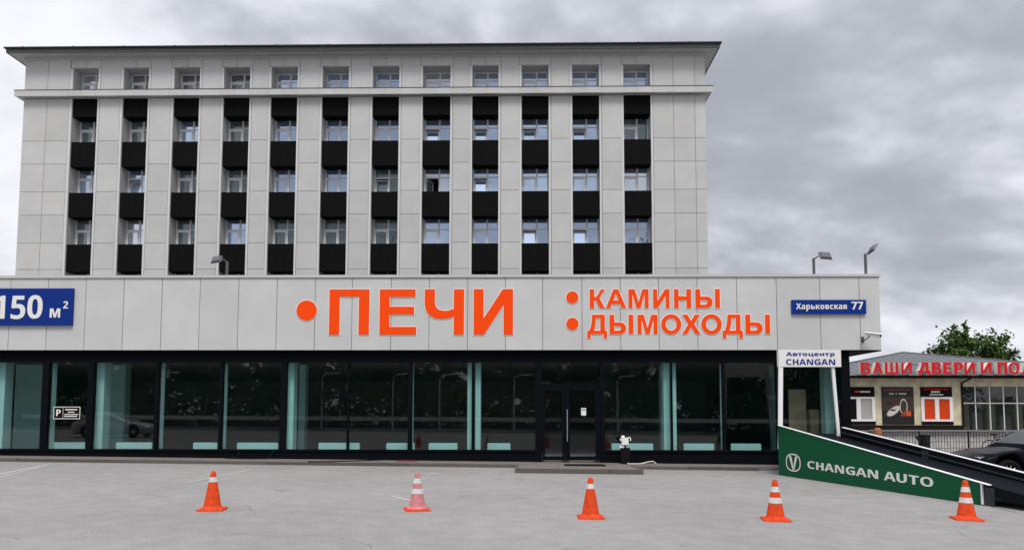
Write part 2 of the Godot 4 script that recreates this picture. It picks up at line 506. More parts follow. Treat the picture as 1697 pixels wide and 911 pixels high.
func car(label: String, at: Vector3, turn: float, paint: Material) -> void:
	var t := thing("parked_car", label, "car", at)
	t.rotation.y = turn
	# side view of the shell: x, top of the wing or bonnet; the lower edge rises over the wheels
	var s := []
	var n := 60
	for k in n + 1:
		var x := 4.5 * k / n
		var yt := 0.0
		var keys := [[0.0, 0.60], [0.12, 0.70], [0.5, 0.79], [1.0, 0.87], [1.45, 0.93], [2.5, 0.95], [3.7, 0.98], [4.25, 0.99], [4.42, 0.93], [4.5, 0.80]]
		for e in keys.size() - 1:
			if x >= keys[e][0] and x <= keys[e + 1][0]:
				yt = lerpf(keys[e][1], keys[e + 1][1], smoothstep(0.0, 1.0, (x - keys[e][0]) / (keys[e + 1][0] - keys[e][0])))
		var hw := 0.885 - 0.20 * pow(clampf(1.0 - x / 0.5, 0.0, 1.0), 2.0) - 0.13 * pow(clampf((x - 4.1) / 0.4, 0.0, 1.0), 2.0)
		var yb := 0.20 + 0.10 * pow(clampf(1.0 - x / 0.3, 0.0, 1.0), 2.0) + 0.12 * pow(clampf((x - 4.2) / 0.3, 0.0, 1.0), 2.0)
		for wx in [0.85, 3.55]:
			var dx := absf(x - wx)
			if dx < 0.375:
				yb = maxf(yb, 0.325 + sqrt(0.1406 - dx * dx))
		s.append(body_ring(x, minf(yb, yt - 0.08), yt, hw, 0.8))
	part(t, "body", loft(s), paint)
	part(t, "underbody", box(Vector3(0.3, 0.22, -0.6), Vector3(4.2, 0.55, 0.6)), M.rubber)
	var g := []
	for q in [[1.30, 0.90, 0.92, 0.70], [1.70, 0.90, 1.13, 0.67], [2.1, 0.90, 1.33, 0.62], [2.4, 0.90, 1.42, 0.60], [2.8, 0.90, 1.45, 0.59], [3.2, 0.90, 1.41, 0.59], [3.6, 0.92, 1.27, 0.61], [4.0, 0.94, 1.06, 0.66], [4.15, 0.95, 0.98, 0.68]]:
		var x: float = q[0]
		var top: float = q[2]
		var w: float = q[3]
		g.append([Vector3(x, q[1], -0.80), Vector3(x, lerpf(q[1], top, 0.85), -w - 0.02), Vector3(x, top, -w + 0.10), Vector3(x, top + 0.015, 0), Vector3(x, top, w - 0.10), Vector3(x, lerpf(q[1], top, 0.85), w + 0.02), Vector3(x, q[1], 0.80)])
	part(t, "cabin", loft(g), paint)
	# windscreen and rear window, a little proud of the shell
	for e in [[1.42, 0.985, 2.22, 1.375], [4.02, 1.055, 3.32, 1.385]]:
		var st := new_st()
		var o := Vector3(-0.012, 0.022, 0) if e[0] < 2.0 else Vector3(0.012, 0.022, 0)
		quad(st, Vector3(e[0], e[1], -0.64) + o, Vector3(e[0], e[1], 0.64) + o, Vector3(e[2], e[3], 0.52) + o, Vector3(e[2], e[3], -0.52) + o, o)
		part(t, "windscreen", st.commit(), M.car_glass)
	for sd in [-1.0, 1.0]:
		var st := new_st()
		var zz := func(y: float) -> float: return sd * (0.822 - (y - 0.90) * 0.40)
		for poly in [[1.85, 0.99, 2.15, 1.22, 2.55, 1.34, 2.62, 0.99], [2.70, 0.99, 2.66, 1.345, 3.05, 1.33, 3.45, 1.19, 3.62, 1.0]]:
			var c: Array = vv(poly)
			for k in range(1, c.size() - 1):
				tri(st, Vector3(c[0].x, c[0].y, zz.call(c[0].y)), Vector3(c[k].x, c[k].y, zz.call(c[k].y)), Vector3(c[k + 1].x, c[k + 1].y, zz.call(c[k + 1].y)), Vector3(0, 0.2, sd))
		part(t, "side_window", st.commit(), M.car_glass)
		part(t, "window_trim", path_tube([Vector3(1.6, 0.955, sd * 0.835), Vector3(2.6, 0.965, sd * 0.835), Vector3(3.75, 0.975, sd * 0.83)], 0.010), M.steel)
		var mr := part(t, "mirror", lathe([[0.0, 0.0], [0.06, 0.015], [0.075, 0.07], [0.065, 0.12], [0.0, 0.14]], 14), paint, Vector3(1.78, 0.96, sd * 0.97))
		mr.scale = Vector3(1.0, 1.0, 1.5)
		part(t, "mirror_arm", path_tube([Vector3(1.78, 0.98, sd * 0.80), Vector3(1.78, 1.0, sd * 0.92)], 0.025), paint)
		part(t, "headlight", hexa([Vector3(0.03, 0.56, sd * 0.42), Vector3(0.17, 0.58, sd * 0.76), Vector3(0.34, 0.60, sd * 0.80), Vector3(0.2, 0.58, sd * 0.45)], [Vector3(0.09, 0.675, sd * 0.42), Vector3(0.21, 0.70, sd * 0.74), Vector3(0.38, 0.72, sd * 0.77), Vector3(0.25, 0.69, sd * 0.45)]), M.headlight)
		part(t, "side_lamp", box(Vector3(1.28, 0.69, sd * 0.885 - 0.012), Vector3(1.36, 0.715, sd * 0.885 + 0.012)), M.amber)
		for hx in [2.45, 3.35]:
			part(t, "door_handle", box(Vector3(hx, 0.80, sd * 0.875 - 0.02), Vector3(hx + 0.16, 0.825, sd * 0.875 + 0.02)), paint)
		for wx in [0.85, 3.55]:
			var w := part(t, "wheel", tyre_ring(0.25, 0.075, 28, 8), M.rubber, Vector3(wx, 0.325, sd * 0.77))
			w.scale = Vector3(1, 1, 1.3)
			var sp := new_st()
			add_tube(sp, Vector3(0, 0, -0.03), Vector3(0, 0, 0.03), 0.07, 0.07, 16)
			for k in 10:
				var an := TAU * k / 10.0
				add_tube(sp, Vector3(cos(an), sin(an), 0) * 0.05 + Vector3(0, 0, sd * 0.02), Vector3(cos(an), sin(an), 0) * 0.2 + Vector3(0, 0, sd * 0.03), 0.018, 0.014, 6)
			part(w, "rim", sp.commit(), M.steel)
			part(w, "hub_plate", tube(Vector3(0, 0, -0.02), Vector3(0, 0, 0.0), 0.205, 0.205, 20), M.rubber)

# ------------------------------------------------------------------ the six-storey block
func tower_window(parent: Node3D, at: Vector3, w: float, h: float, tr: float, state: int, blind: int, g: Material) -> void:
	var o := Node3D.new()
	o.name = "window"
	parent.add_child(o, true)
	o.position = at
	var f := 0.07
	var mx := w * 0.56
	part(o, "frame", boxes([[Vector3(0, 0, 0), Vector3(f, h, 0.08)], [Vector3(w - f, 0, 0), Vector3(w, h, 0.08)], [Vector3(f, h - f, 0), Vector3(w - f, h, 0.08)], [Vector3(f, 0, 0), Vector3(w - f, f, 0.08)], [Vector3(mx - 0.04, f, 0), Vector3(mx + 0.05, h - f, 0.082)], [Vector3(f, tr - 0.05, 0), Vector3(mx - 0.04, tr + 0.05, 0.08)], [Vector3(mx + 0.05, tr + 0.0, 0), Vector3(w - f, tr + 0.045, 0.07)]]), M.white_frame)
	part(o, "pane", box(Vector3(f, tr + 0.05, 0.03), Vector3(mx - 0.04, h - f, 0.04)), g)
	part(o, "pane", box(Vector3(mx + 0.05, tr + 0.045, 0.03), Vector3(w - f, h - f, 0.04)), g)
	part(o, "pane", box(Vector3(mx + 0.05, f, 0.03), Vector3(w - f, tr, 0.04)), g)
	var x0 := f + 0.005
	var x1 := mx - 0.045
	var y1 := tr - 0.055 - f
	var s := part(o, "sash", boxes([[Vector3(0, 0, 0), Vector3(0.07, y1, 0.05)], [Vector3(x1 - x0 - 0.07, 0, 0), Vector3(x1 - x0, y1, 0.05)], [Vector3(0.07, 0, 0), Vector3(x1 - x0 - 0.07, 0.07, 0.05)], [Vector3(0.07, y1 - 0.07, 0), Vector3(x1 - x0 - 0.07, y1, 0.05)]]), M.white_frame, Vector3(x0, f, 0.045))
	var pane := box(Vector3(0.07, 0.07, 0.02), Vector3(x1 - x0 - 0.07, y1 - 0.07, 0.03))
	if state == 1:
		s.rotation.x = -0.22
	if state == 2:
		s.rotation.y = 1.1
	var p := part(o, "pane", pane, g)
	p.transform = s.transform
	if blind == 1:      # a roller blind drawn part of the way down
		part(o, "blind", box(Vector3(f, h * 0.55, -0.16), Vector3(w - f, h - f, -0.14)), M.blind)
	if blind == 2:      # curtain drawn to one side, in folds
		for k in 6:
			var x := f + k * 0.085
			part(o, "curtain", hexa([Vector3(x, f, -0.20), Vector3(x + 0.042, f, -0.15), Vector3(x + 0.085, f, -0.20), Vector3(x + 0.042, f, -0.21)], [Vector3(x, h - f, -0.20), Vector3(x + 0.042, h - f, -0.15), Vector3(x + 0.085, h - f, -0.20), Vector3(x + 0.042, h - f, -0.21)]), M.blind)

const ROWS := [5.9, 10.08, 11.65, 13.35, 14.77, 16.46, 17.88, 20.50]
const OPEN := [[-27.35, -25.80], [-24.26, -22.73], [-21.18, -19.62], [-18.15, -16.57], [-15.28, -13.69], [-12.19, -10.60], [-9.16, -7.56], [-6.14, -4.48], [-3.17, -1.60], [-0.22, 1.39], [2.80, 4.40], [5.85, 7.45]]
const TZ := -43.0
func panel(parent: Node3D, x0: float, x1: float, y0: float, y1: float, z: float, m: Material, gap := 0.012, called := "panel") -> void:
	part(parent, called, box(Vector3(0, 0, -0.03), Vector3(x1 - x0 - 2 * gap, y1 - y0 - 2 * gap, 0)), m, Vector3(x0 + gap, y0 + gap, z + (rng.randf() - 0.5) * 0.004))
func tower() -> void:
	var t := thing("office_block", "tall grey panelled office block with black spandrels rising behind the showroom", "building")
	part(t, "inner_wall", box(Vector3(-30.2, -0.3, -58.0), Vector3(10.6, 23.0, -49.0)), M.office_wall)
	for y in [8.1, 11.4, 14.55, 17.66, 20.6, 23.0]:
		part(t, "floor_slab", box(Vector3(-30.19, y - 0.2, -48.99), Vector3(10.59, y, -44.905)), M.office_wall)
	for o in OPEN:
		part(t, "partition", box(Vector3(o[1] + 0.7, 8.1, -48.98), Vector3(o[1] + 0.8, 22.8, -44.91)), M.office_wall)
	for sd in [-30.30, 10.70]:
		part(t, "side_wall", box(Vector3(minf(sd, sd - signf(sd) * 0.1), -0.3, -58.1), Vector3(maxf(sd, sd - signf(sd) * 0.1), 23.0, -44.9)), M.panel1)
	var edges := [-30.30]
	for o in OPEN:
		edges.append(o[0])
		edges.append(o[1])
	edges.append(10.70)
	for k in range(0, edges.size(), 2):
		var a: float = edges[k]
		var b: float = edges[k + 1]
		part(t, "pier", box(Vector3(a, -0.3, -44.9), Vector3(b, 23.0, TZ - 0.05)), M.reveal)
		part(t, "backing", boxes([[Vector3(a + 0.03, 5.0, TZ - 0.046), Vector3(b - 0.03, 23.0, TZ - 0.034)]]), M.joint)
		var cuts := [a, b]
		if k == 0:
			cuts = [a, -28.88, -27.52]
		elif k == edges.size() - 2:
			cuts = [7.58, 8.80, 10.06, b]
		else:
			cuts = [a + 0.14, b - 0.14]
		var strips := []
		if k > 0:
			strips.append([a, a + 0.13])
		if k < edges.size() - 2:
			strips.append([b - (0.17 if k == 0 else 0.14), b])
		for s in strips:
			part(t, "corner_trim", box(Vector3(s[0], 5.9, TZ - 0.05), Vector3(s[1] - 0.012, 20.50, TZ - 0.008)), M.trim)
			part(t, "corner_trim", box(Vector3(s[0], 20.88, TZ - 0.05), Vector3(s[1] - 0.012, 22.37, TZ - 0.008)), M.trim)
		for c in cuts.size() - 1:
			for r in ROWS.size() - 1:
				panel(t, cuts[c], cuts[c + 1], ROWS[r], ROWS[r + 1], TZ, M["panel%d" % rng.randi_range(0, 3)])
			panel(t, cuts[c], cuts[c + 1], 20.88, 23.02, TZ, M["panel%d" % rng.randi_range(0, 3)])
	var tilted := {"2_7": 1, "2_8": 1, "2_9": 1, "2_10": 1, "1_6": 1, "1_7": 2, "1_8": 1, "1_1": 1, "0_9": 1, "0_10": 1}
	for i in OPEN.size():
		var a: float = OPEN[i][0]
		var b: float = OPEN[i][1]
		var st := new_st()
		# lintel, slabs between the storeys and the wall below, set back behind the spandrel boxes
		part(t, "lintel", box(Vector3(a, 22.37, -44.9), Vector3(b, 23.0, TZ - 0.05)), M.soffit)
		panel(t, a - 0.14, (a + b) * 0.5, 22.38, 23.02, TZ, M.panel0)
		panel(t, (a + b) * 0.5, b + 0.14, 22.38, 23.02, TZ, M.panel1)
		for q in [[8.2, 9.97, 11.60], [0, 13.25, 14.73], [0, 16.33, 17.84], [0, 19.40, 20.495]]:
			var o := part(t, "spandrel", boxes([[Vector3(a + 0.012, q[1], -44.0), Vector3(b - 0.012, q[2], TZ - 0.125)]]), M.black_panel)
			var w := (b - a - 0.024) / 3.0
			for k in 3:
				part(o, "board", box(Vector3(a + 0.012 + w * k + 0.004, q[1] - 0.01, TZ - 0.124), Vector3(a + 0.012 + w * (k + 1) - 0.004, q[2], TZ - 0.10)), M.black_panel)
		part(t, "lower_wall", box(Vector3(a + 0.01, -0.3, -44.9), Vector3(b - 0.01, 8.1, -43.95)), M.black_panel)
		var r := 0
		for q in [[11.52, 1.80, 1.10], [14.65, 1.77, 1.16], [17.76, 1.76, 1.10], [20.93, 1.44, 0.88], [8.2, 1.85, 1.1]]:
			var key := "%d_%d" % [r, i]
			tower_window(t, Vector3(a + 0.01, q[0], -43.97), b - a - 0.02, q[1], q[2], tilted.get(key, 0), [0, 0, 0, 1, 2][rng.randi_range(0, 4)], M.tower_glass_clear if rng.randf() < (0.75 if r == 0 and i < 7 else 0.55 if i < 4 else 0.12) else (M.tower_glass_pale if rng.randf() < 0.25 else M.tower_glass))  # less mirroring panes, mostly at left, imitate reflections that differ by direction
			r += 1
	# string course below the top storey
	var c0 := -30.66
	var k := 0
	part(t, "string_course", box(Vector3(-30.62, 20.53, -58.4), Vector3(11.02, 20.86, -42.68)), M.soffit)
	var xs := [-30.66]
	for o in OPEN:
		xs.append(o[0] - 0.07)
		xs.append((o[0] + o[1]) * 0.5)
		xs.append(o[1] + 0.07)
	xs.append(8.80)
	xs.append(10.06)
	xs.append(11.06)
	for i in xs.size() - 1:
		panel(t, xs[i], xs[i + 1], 20.50, 20.88, -42.645, M["panel%d" % rng.randi_range(0, 3)], 0.006, "course_panel")
	part(t, "flashing", box(Vector3(-30.69, 20.882, -58.45), Vector3(11.09, 20.90, -42.62)), M.eave)
	# eaves and roof
	part(t, "frieze", box(Vector3(-30.36, 22.90, -58.15), Vector3(10.76, 23.03, -42.94)), M.panel2)
	part(t, "soffit", box(Vector3(-30.95, 23.035, -58.7), Vector3(11.35, 23.10, -42.36)), M.soffit)
	part(t, "gutter_board", boxes([[Vector3(-31.02, 23.02, -42.355), Vector3(11.42, 23.26, -42.28)], [Vector3(-31.02, 23.02, -58.78), Vector3(-30.955, 23.26, -42.36)], [Vector3(11.355, 23.02, -58.78), Vector3(11.42, 23.26, -42.36)]]), M.eave)
	var e := [Vector3(-31.12, 23.27, -42.18), Vector3(11.52, 23.27, -42.18), Vector3(11.52, 23.27, -58.88), Vector3(-31.12, 23.27, -58.88)]
	var st := new_st()
	var r0 := Vector3(-22.8, 25.3, -50.5)
	var r1 := Vector3(3.2, 25.3, -50.5)
	var up := Vector3(0, 0.07, 0)
	quad(st, e[0] + up, e[1] + up, r1, r0, Vector3(0, 1, 1))
	quad(st, e[2] + up, e[3] + up, r0, r1, Vector3(0, 1, -1))
	tri(st, e[1] + up, e[2] + up, r1, Vector3(1, 1, 0))
	tri(st, e[3] + up, e[0] + up, r0, Vector3(-1, 1, 0))
	for j in 4:
		var n: int = (j + 1) % 4
		quad(st, e[j], e[n], e[n] + up, e[j] + up, (e[j] + e[n]) * 0.5 - Vector3(-10, 23.3, -50))
	quad(st, e[0], e[1], e[2], e[3], Vector3.DOWN)
	var roof := part(t, "roof", st.commit(), M.roof_dark)
	for j in 14:      # seams of the sheet roof that stand above the edge
		var x := -30.0 + j * 3.05
		part(roof, "seam", box(Vector3(x, 23.345, -42.5), Vector3(x + 0.04, 23.375, -42.17)), M.roof_dark)
	# floors inside, so that light enters only through the windows
	for y in [8.1, 11.4, 14.55, 17.66, 20.6]:
		for o in OPEN:
			part(t, "floor_slab", box(Vector3(o[0] + 0.012, y - 0.12, -44.88), Vector3(o[1] - 0.012, y, -44.01)), M.office_wall)

# ------------------------------------------------------------------ the showroom in front
const FX := [-24.4, -23.16, -21.9, -20.65, -19.4, -18.14, -16.89, -15.64, -14.39, -13.13, -11.87, -10.62, -9.35, -8.09, -6.84, -5.63, -4.36, -3.12, -1.87, -0.64, 0.56, 1.83, 3.07, 4.30, 5.54, 6.81, 8.08, 9.47, 10.73, 11.38]
const PZ := -23.8
const GZ := -24.0
func showroom() -> void:
	var t := thing("showroom", "long low showroom with grey panel fascia over dark floor-to-ceiling glazing", "building")
	for i in FX.size() - 1:
		panel(t, FX[i], FX[i + 1], 3.63, 6.0, PZ, M["fascia%d" % rng.randi_range(0, 2)], 0.009, "fascia_panel")
	part(t, "fascia_backing", box(Vector3(-24.38, 3.64, -24.06), Vector3(11.36, 6.0, PZ - 0.034)), M.joint)
	part(t, "cap_flashing", box(Vector3(-24.43, 6.0, -24.2), Vector3(11.42, 6.085, PZ + 0.04)), M.panel0)
	part(t, "end_fascia", box(Vector3(11.352, 3.63, -42.9), Vector3(11.38, 6.0, PZ - 0.04)), M.fascia1)
	part(t, "roof_slab", box(Vector3(-24.4, 5.55, -42.94), Vector3(11.34, 5.92, -24.08)), M.roof_dark)
	part(t, "soffit", box(Vector3(-24.4, 3.60, -42.9), Vector3(11.37, 3.635, PZ - 0.004)), M.black_frame)
	part(t, "ceiling", box(Vector3(-24.3, 3.45, -42.6), Vector3(10.3, 3.59, -24.2)), M.room_wall)
	part(t, "back_wall", box(Vector3(-24.3, -0.2, -42.8), Vector3(10.3, 3.58, -42.62)), M.room_wall)
	part(t, "room_floor", box(Vector3(-24.3, -0.25, -42.6), Vector3(10.3, 0.20, -24.16)), M.room_floor)
	for x in [-24.4, 10.34]:
		part(t, "side_wall", box(Vector3(x, -0.3, -42.9), Vector3(x + 0.09, 3.58, -24.14)), M.black_frame)
	# glazing frame
	part(t, "header", box(Vector3(-24.4, 3.25, -24.1), Vector3(10.42, 3.598, GZ + 0.03)), M.black_frame)
	for q in [[-24.4, 0.37], [2.53, 10.42]]:
		part(t, "plinth", box(Vector3(q[0], -0.3, -24.12), Vector3(q[1], 0.36, GZ + 0.02)), M.black_frame)
		part(t, "sill", box(Vector3(q[0], 0.362, -24.12), Vector3(q[1], 0.435, GZ + 0.05)), M.black_frame)
	var posts := [[-24.4, -24.2], [-22.1, -21.99], [-20.0, -19.86], [-17.95, -17.82], [-15.81, -15.59], [-14.30, -14.10], [-12.075, -11.955], [-9.957, -9.858], [-7.964, -7.767], [-5.78, -5.71], [-3.80, -3.669], [-1.737, -1.63], [0.319, 0.533], [2.417, 2.553], [4.683, 4.741], [6.344, 6.43], [8.069, 8.24], [10.13, 10.42]]
	for p in posts:
		part(t, "mullion", box(Vector3(p[0], 0.437 if p[0] < 0.3 or p[0] > 2.5 else 0.0, -24.13), Vector3(p[1], 3.248, GZ + 0.04)), M.black_frame)
	for i in posts.size() - 1:
		if i == 12:
			continue
		part(t, "pane", box(Vector3(posts[i][1], 0.436, GZ - 0.022), Vector3(posts[i + 1][0], 3.249, GZ - 0.008)), M.shop_glass)
		if i % 4 != 1:     # pale inner faces of the posts that show beside the frames
			part(t, "post_lining", box(Vector3(posts[i][1] - 0.06, 0.44, -24.40), Vector3(posts[i][1] - 0.01, 3.24, -24.14)), M.glass_tinted_white)
	# entrance
	part(t, "transom_bar", box(Vector3(0.535, 2.49, -24.1), Vector3(2.415, 2.56, GZ + 0.035)), M.black_frame)
	part(t, "pane", flat_quad(1.88, 0.687), M.shop_glass, Vector3(0.535, 2.562, GZ - 0.01))
	for q in [[0.545, 1.275], [1.285, 2.405]]:
		var w: float = q[1] - q[0]
		var f := 0.085 if w < 1.0 else 0.15
		var d := part(t, "door", boxes([[Vector3(0, 0, 0), Vector3(f, 2.37, 0.06)], [Vector3(w - f, 0, 0), Vector3(w, 2.37, 0.06)], [Vector3(f, 2.22, 0), Vector3(w - f, 2.37, 0.06)], [Vector3(f, 0, 0), Vector3(w - f, 0.12, 0.06)]]), M.black_frame, Vector3(q[0], 0.115, GZ - 0.02))
		part(d, "pane", flat_quad(w - 2 * f, 2.10), M.shop_glass, Vector3(f, 0.12, 0.03))
		if w > 1.0:
			var hb := new_st()
			add_tube(hb, Vector3(0.06, 0.60, 0.13), Vector3(0.06, 1.62, 0.13), 0.018, 0.018)
			for y in [0.68, 1.10, 1.54]:
				add_tube(hb, Vector3(0.06, y, 0.05), Vector3(0.06, y, 0.13), 0.012, 0.012)
			part(d, "handle", hb.commit(), M.steel)
	# pale columns just inside the glass
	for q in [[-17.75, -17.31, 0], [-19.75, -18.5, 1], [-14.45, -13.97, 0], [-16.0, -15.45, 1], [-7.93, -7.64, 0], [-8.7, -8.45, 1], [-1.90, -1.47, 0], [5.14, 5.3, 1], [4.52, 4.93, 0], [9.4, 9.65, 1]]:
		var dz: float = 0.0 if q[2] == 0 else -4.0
		part(t, "column", box(Vector3(q[0], 0.2, -24.75 + dz), Vector3(q[1], 3.45, -24.35 + dz)), M.glass_tinted_white)
	part(t, "column", box(Vector3(9.98, 0.2, -25.3), Vector3(10.28, 3.45, -24.9)), M.glass_tinted_white)
	part(t, "bay_panel", box(Vector3(9.17, 0.2, -26.06), Vector3(9.76, 2.45, -26.0)), M.cream_wall)  # plain cream panel added behind the bay glass
	part(t, "bay_block", box(Vector3(9.9, 0.2, -26.4), Vector3(10.2, 1.75, -26.0)), M.cream_wall)  # lower cream block added beside the panel
	# radiators behind the glass
	for q in [[-15.75, -14.5], [-13.53, -12.33], [-10.96, -10.16], [-9.5, -8.15], [-6.8, -5.45], [-4.56, -3.64], [-3.17, -2.23], [-1.24, -0.49], [2.82, 4.17], [5.17, 6.15], [6.70, 7.67]]:
		var r := thing("radiator", "low pale radiator standing behind the showroom glass", "radiator", Vector3(q[0], 0.2, -24.5), "radiators along the showroom glazing")
		var w: float = q[1] - q[0]
		part(r, "casing", box(Vector3(0, 0.06, 0), Vector3(w, 0.42, 0.10)), M.glass_tinted_white)
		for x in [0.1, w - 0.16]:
			part(r, "foot", box(Vector3(x, 0, 0.02), Vector3(x + 0.06, 0.06, 0.08)), M.glass_tinted_white)
		part(r, "grille", box(Vector3(0.02, 0.421, 0.015), Vector3(w - 0.02, 0.43, 0.085)), M.glass_tinted_white)

func signs() -> void:
	var z := PZ + 0.002
	var s := thing("wall_lettering", "large orange Cyrillic word ПЕЧИ with one round bullet on the fascia", "sign")
	var y := func(py: float) -> float: return onz(700, py, PZ).y
	var x := func(px: float) -> float: return onz(px, 515, PZ).x
	letter(s, "•", x.call(491), x.call(525), y.call(531), y.call(497.5), z)
	for q in [["П", 545.5, 611.8], ["Е", 629, 690], ["Ч", 703.5, 769], ["И", 785, 850.2]]:
		letter(s, q[0], x.call(q[1]), x.call(q[2]), y.call(554.7), y.call(479.2), z)
	var y2 := func(py: float) -> float: return onz(1100, py, PZ).y
	s = thing("wall_lettering", "smaller orange Cyrillic word КАМИНЫ with a bullet on the fascia", "sign")
	letter(s, "•", x.call(938.5), x.call(958.7), y2.call(502.5), y2.call(482.3), z)
	for q in [["К", 977.5, 1002.5], ["А", 1004.2, 1037.8], ["М", 1041.8, 1075.2], ["И", 1082.8, 1110], ["Н", 1117.5, 1145.7], ["Ы", 1153, 1193.6]]:
		letter(s, q[0], x.call(q[1]), x.call(q[2]), y2.call(510.2), y2.call(479), z)
	s = thing("wall_lettering", "orange Cyrillic word ДЫМОХОДЫ with a bullet, under the word КАМИНЫ", "sign")
	letter(s, "•", x.call(938.5), x.call(958.7), y2.call(546.4), y2.call(526.2), z)
	for q in [["Д", 973, 1006], ["Ы", 1010, 1049.4], ["М", 1056.5, 1089.5], ["О", 1095.5, 1128.8], ["Х", 1130, 1160.6], ["О", 1162, 1195.8], ["Д", 1197.2, 1230.5], ["Ы", 1235, 1275.8]]:
		letter(s, q[0], x.call(q[1]), x.call(q[2]), y2.call(553.3), y2.call(521.3), z)
	# blue boards
	s = thing("blue_board", "big blue board with white number 150 м² on the fascia", "sign")
	part(s, "board", box(Vector3(-19.6, 4.44, PZ + 0.003), Vector3(-14.76, 5.65, PZ + 0.09)), M.blue_sign)
	put_text(s, "150", Vector3(-17.34, 4.64, PZ + 0.091), 1.60, 0.79, 0.012, M.white_film)
	put_text(s, "м", Vector3(-15.49, 4.69, PZ + 0.091), 0.34, 0.30, 0.012, M.white_film)
	put_text(s, "2", Vector3(-15.06, 4.99, PZ + 0.091), 0.16, 0.235, 0.012, M.white_film)
	s = thing("address_sign", "blue address plate reading Харьковская 77 near the fascia end", "sign")
	part(s, "board", box(Vector3(8.54, 4.79, PZ + 0.003), Vector3(10.90, 5.24, PZ + 0.08)), M.blue_sign)
	put_text(s, "Харьковская", Vector3(8.67, 4.875, PZ + 0.081), 1.61, 0.25, 0.01, M.white_film)
	put_text(s, "77", Vector3(10.43, 4.93, PZ + 0.081), 0.37, 0.245, 0.01, M.white_film)
	# parking notice on the pane
	s = thing("parking_notice", "small black parking notice with white P stuck on the glass", "sign", Vector3(-15.40, 1.40, GZ))
	part(s, "plate", box(Vector3(0, 0, 0.0), Vector3(0.88, 0.40, 0.012)), M.poster_black)
	part(s, "border", boxes([[Vector3(0, 0, 0.0125), Vector3(0.88, 0.02, 0.016)], [Vector3(0, 0.38, 0.0125), Vector3(0.88, 0.40, 0.016)], [Vector3(0, 0.02, 0.0125), Vector3(0.02, 0.38, 0.016)], [Vector3(0.86, 0.02, 0.0125), Vector3(0.88, 0.38, 0.016)], [Vector3(0.31, 0.03, 0.0125), Vector3(0.32, 0.37, 0.016)]]), M.white_film)
	put_text(s, "P", Vector3(0.09, 0.10, 0.0125), 0.15, 0.21, 0.004, M.white_film)
	part(s, "print", boxes([[Vector3(0.38, 0.29, 0.0125), Vector3(0.78, 0.325, 0.015)], [Vector3(0.47, 0.21, 0.0125), Vector3(0.69, 0.24, 0.015)], [Vector3(0.36, 0.14, 0.0125), Vector3(0.82, 0.165, 0.015)], [Vector3(0.36, 0.075, 0.0125), Vector3(0.78, 0.11, 0.015)]]), M.white_film)
	s = thing("door_notice", "small white paper notice taped inside the entrance door", "notice", Vector3(1.80, 1.54, GZ + 0.016))
	part(s, "paper", box(Vector3(0, 0, 0), Vector3(0.155, 0.24, 0.003)), M.white_frame)
	part(s, "print", boxes([[Vector3(0.03, 0.155, 0.0032), Vector3(0.065, 0.205, 0.0045)], [Vector3(0.085, 0.155, 0.0032), Vector3(0.12, 0.205, 0.0045)]]), M.poster_black)

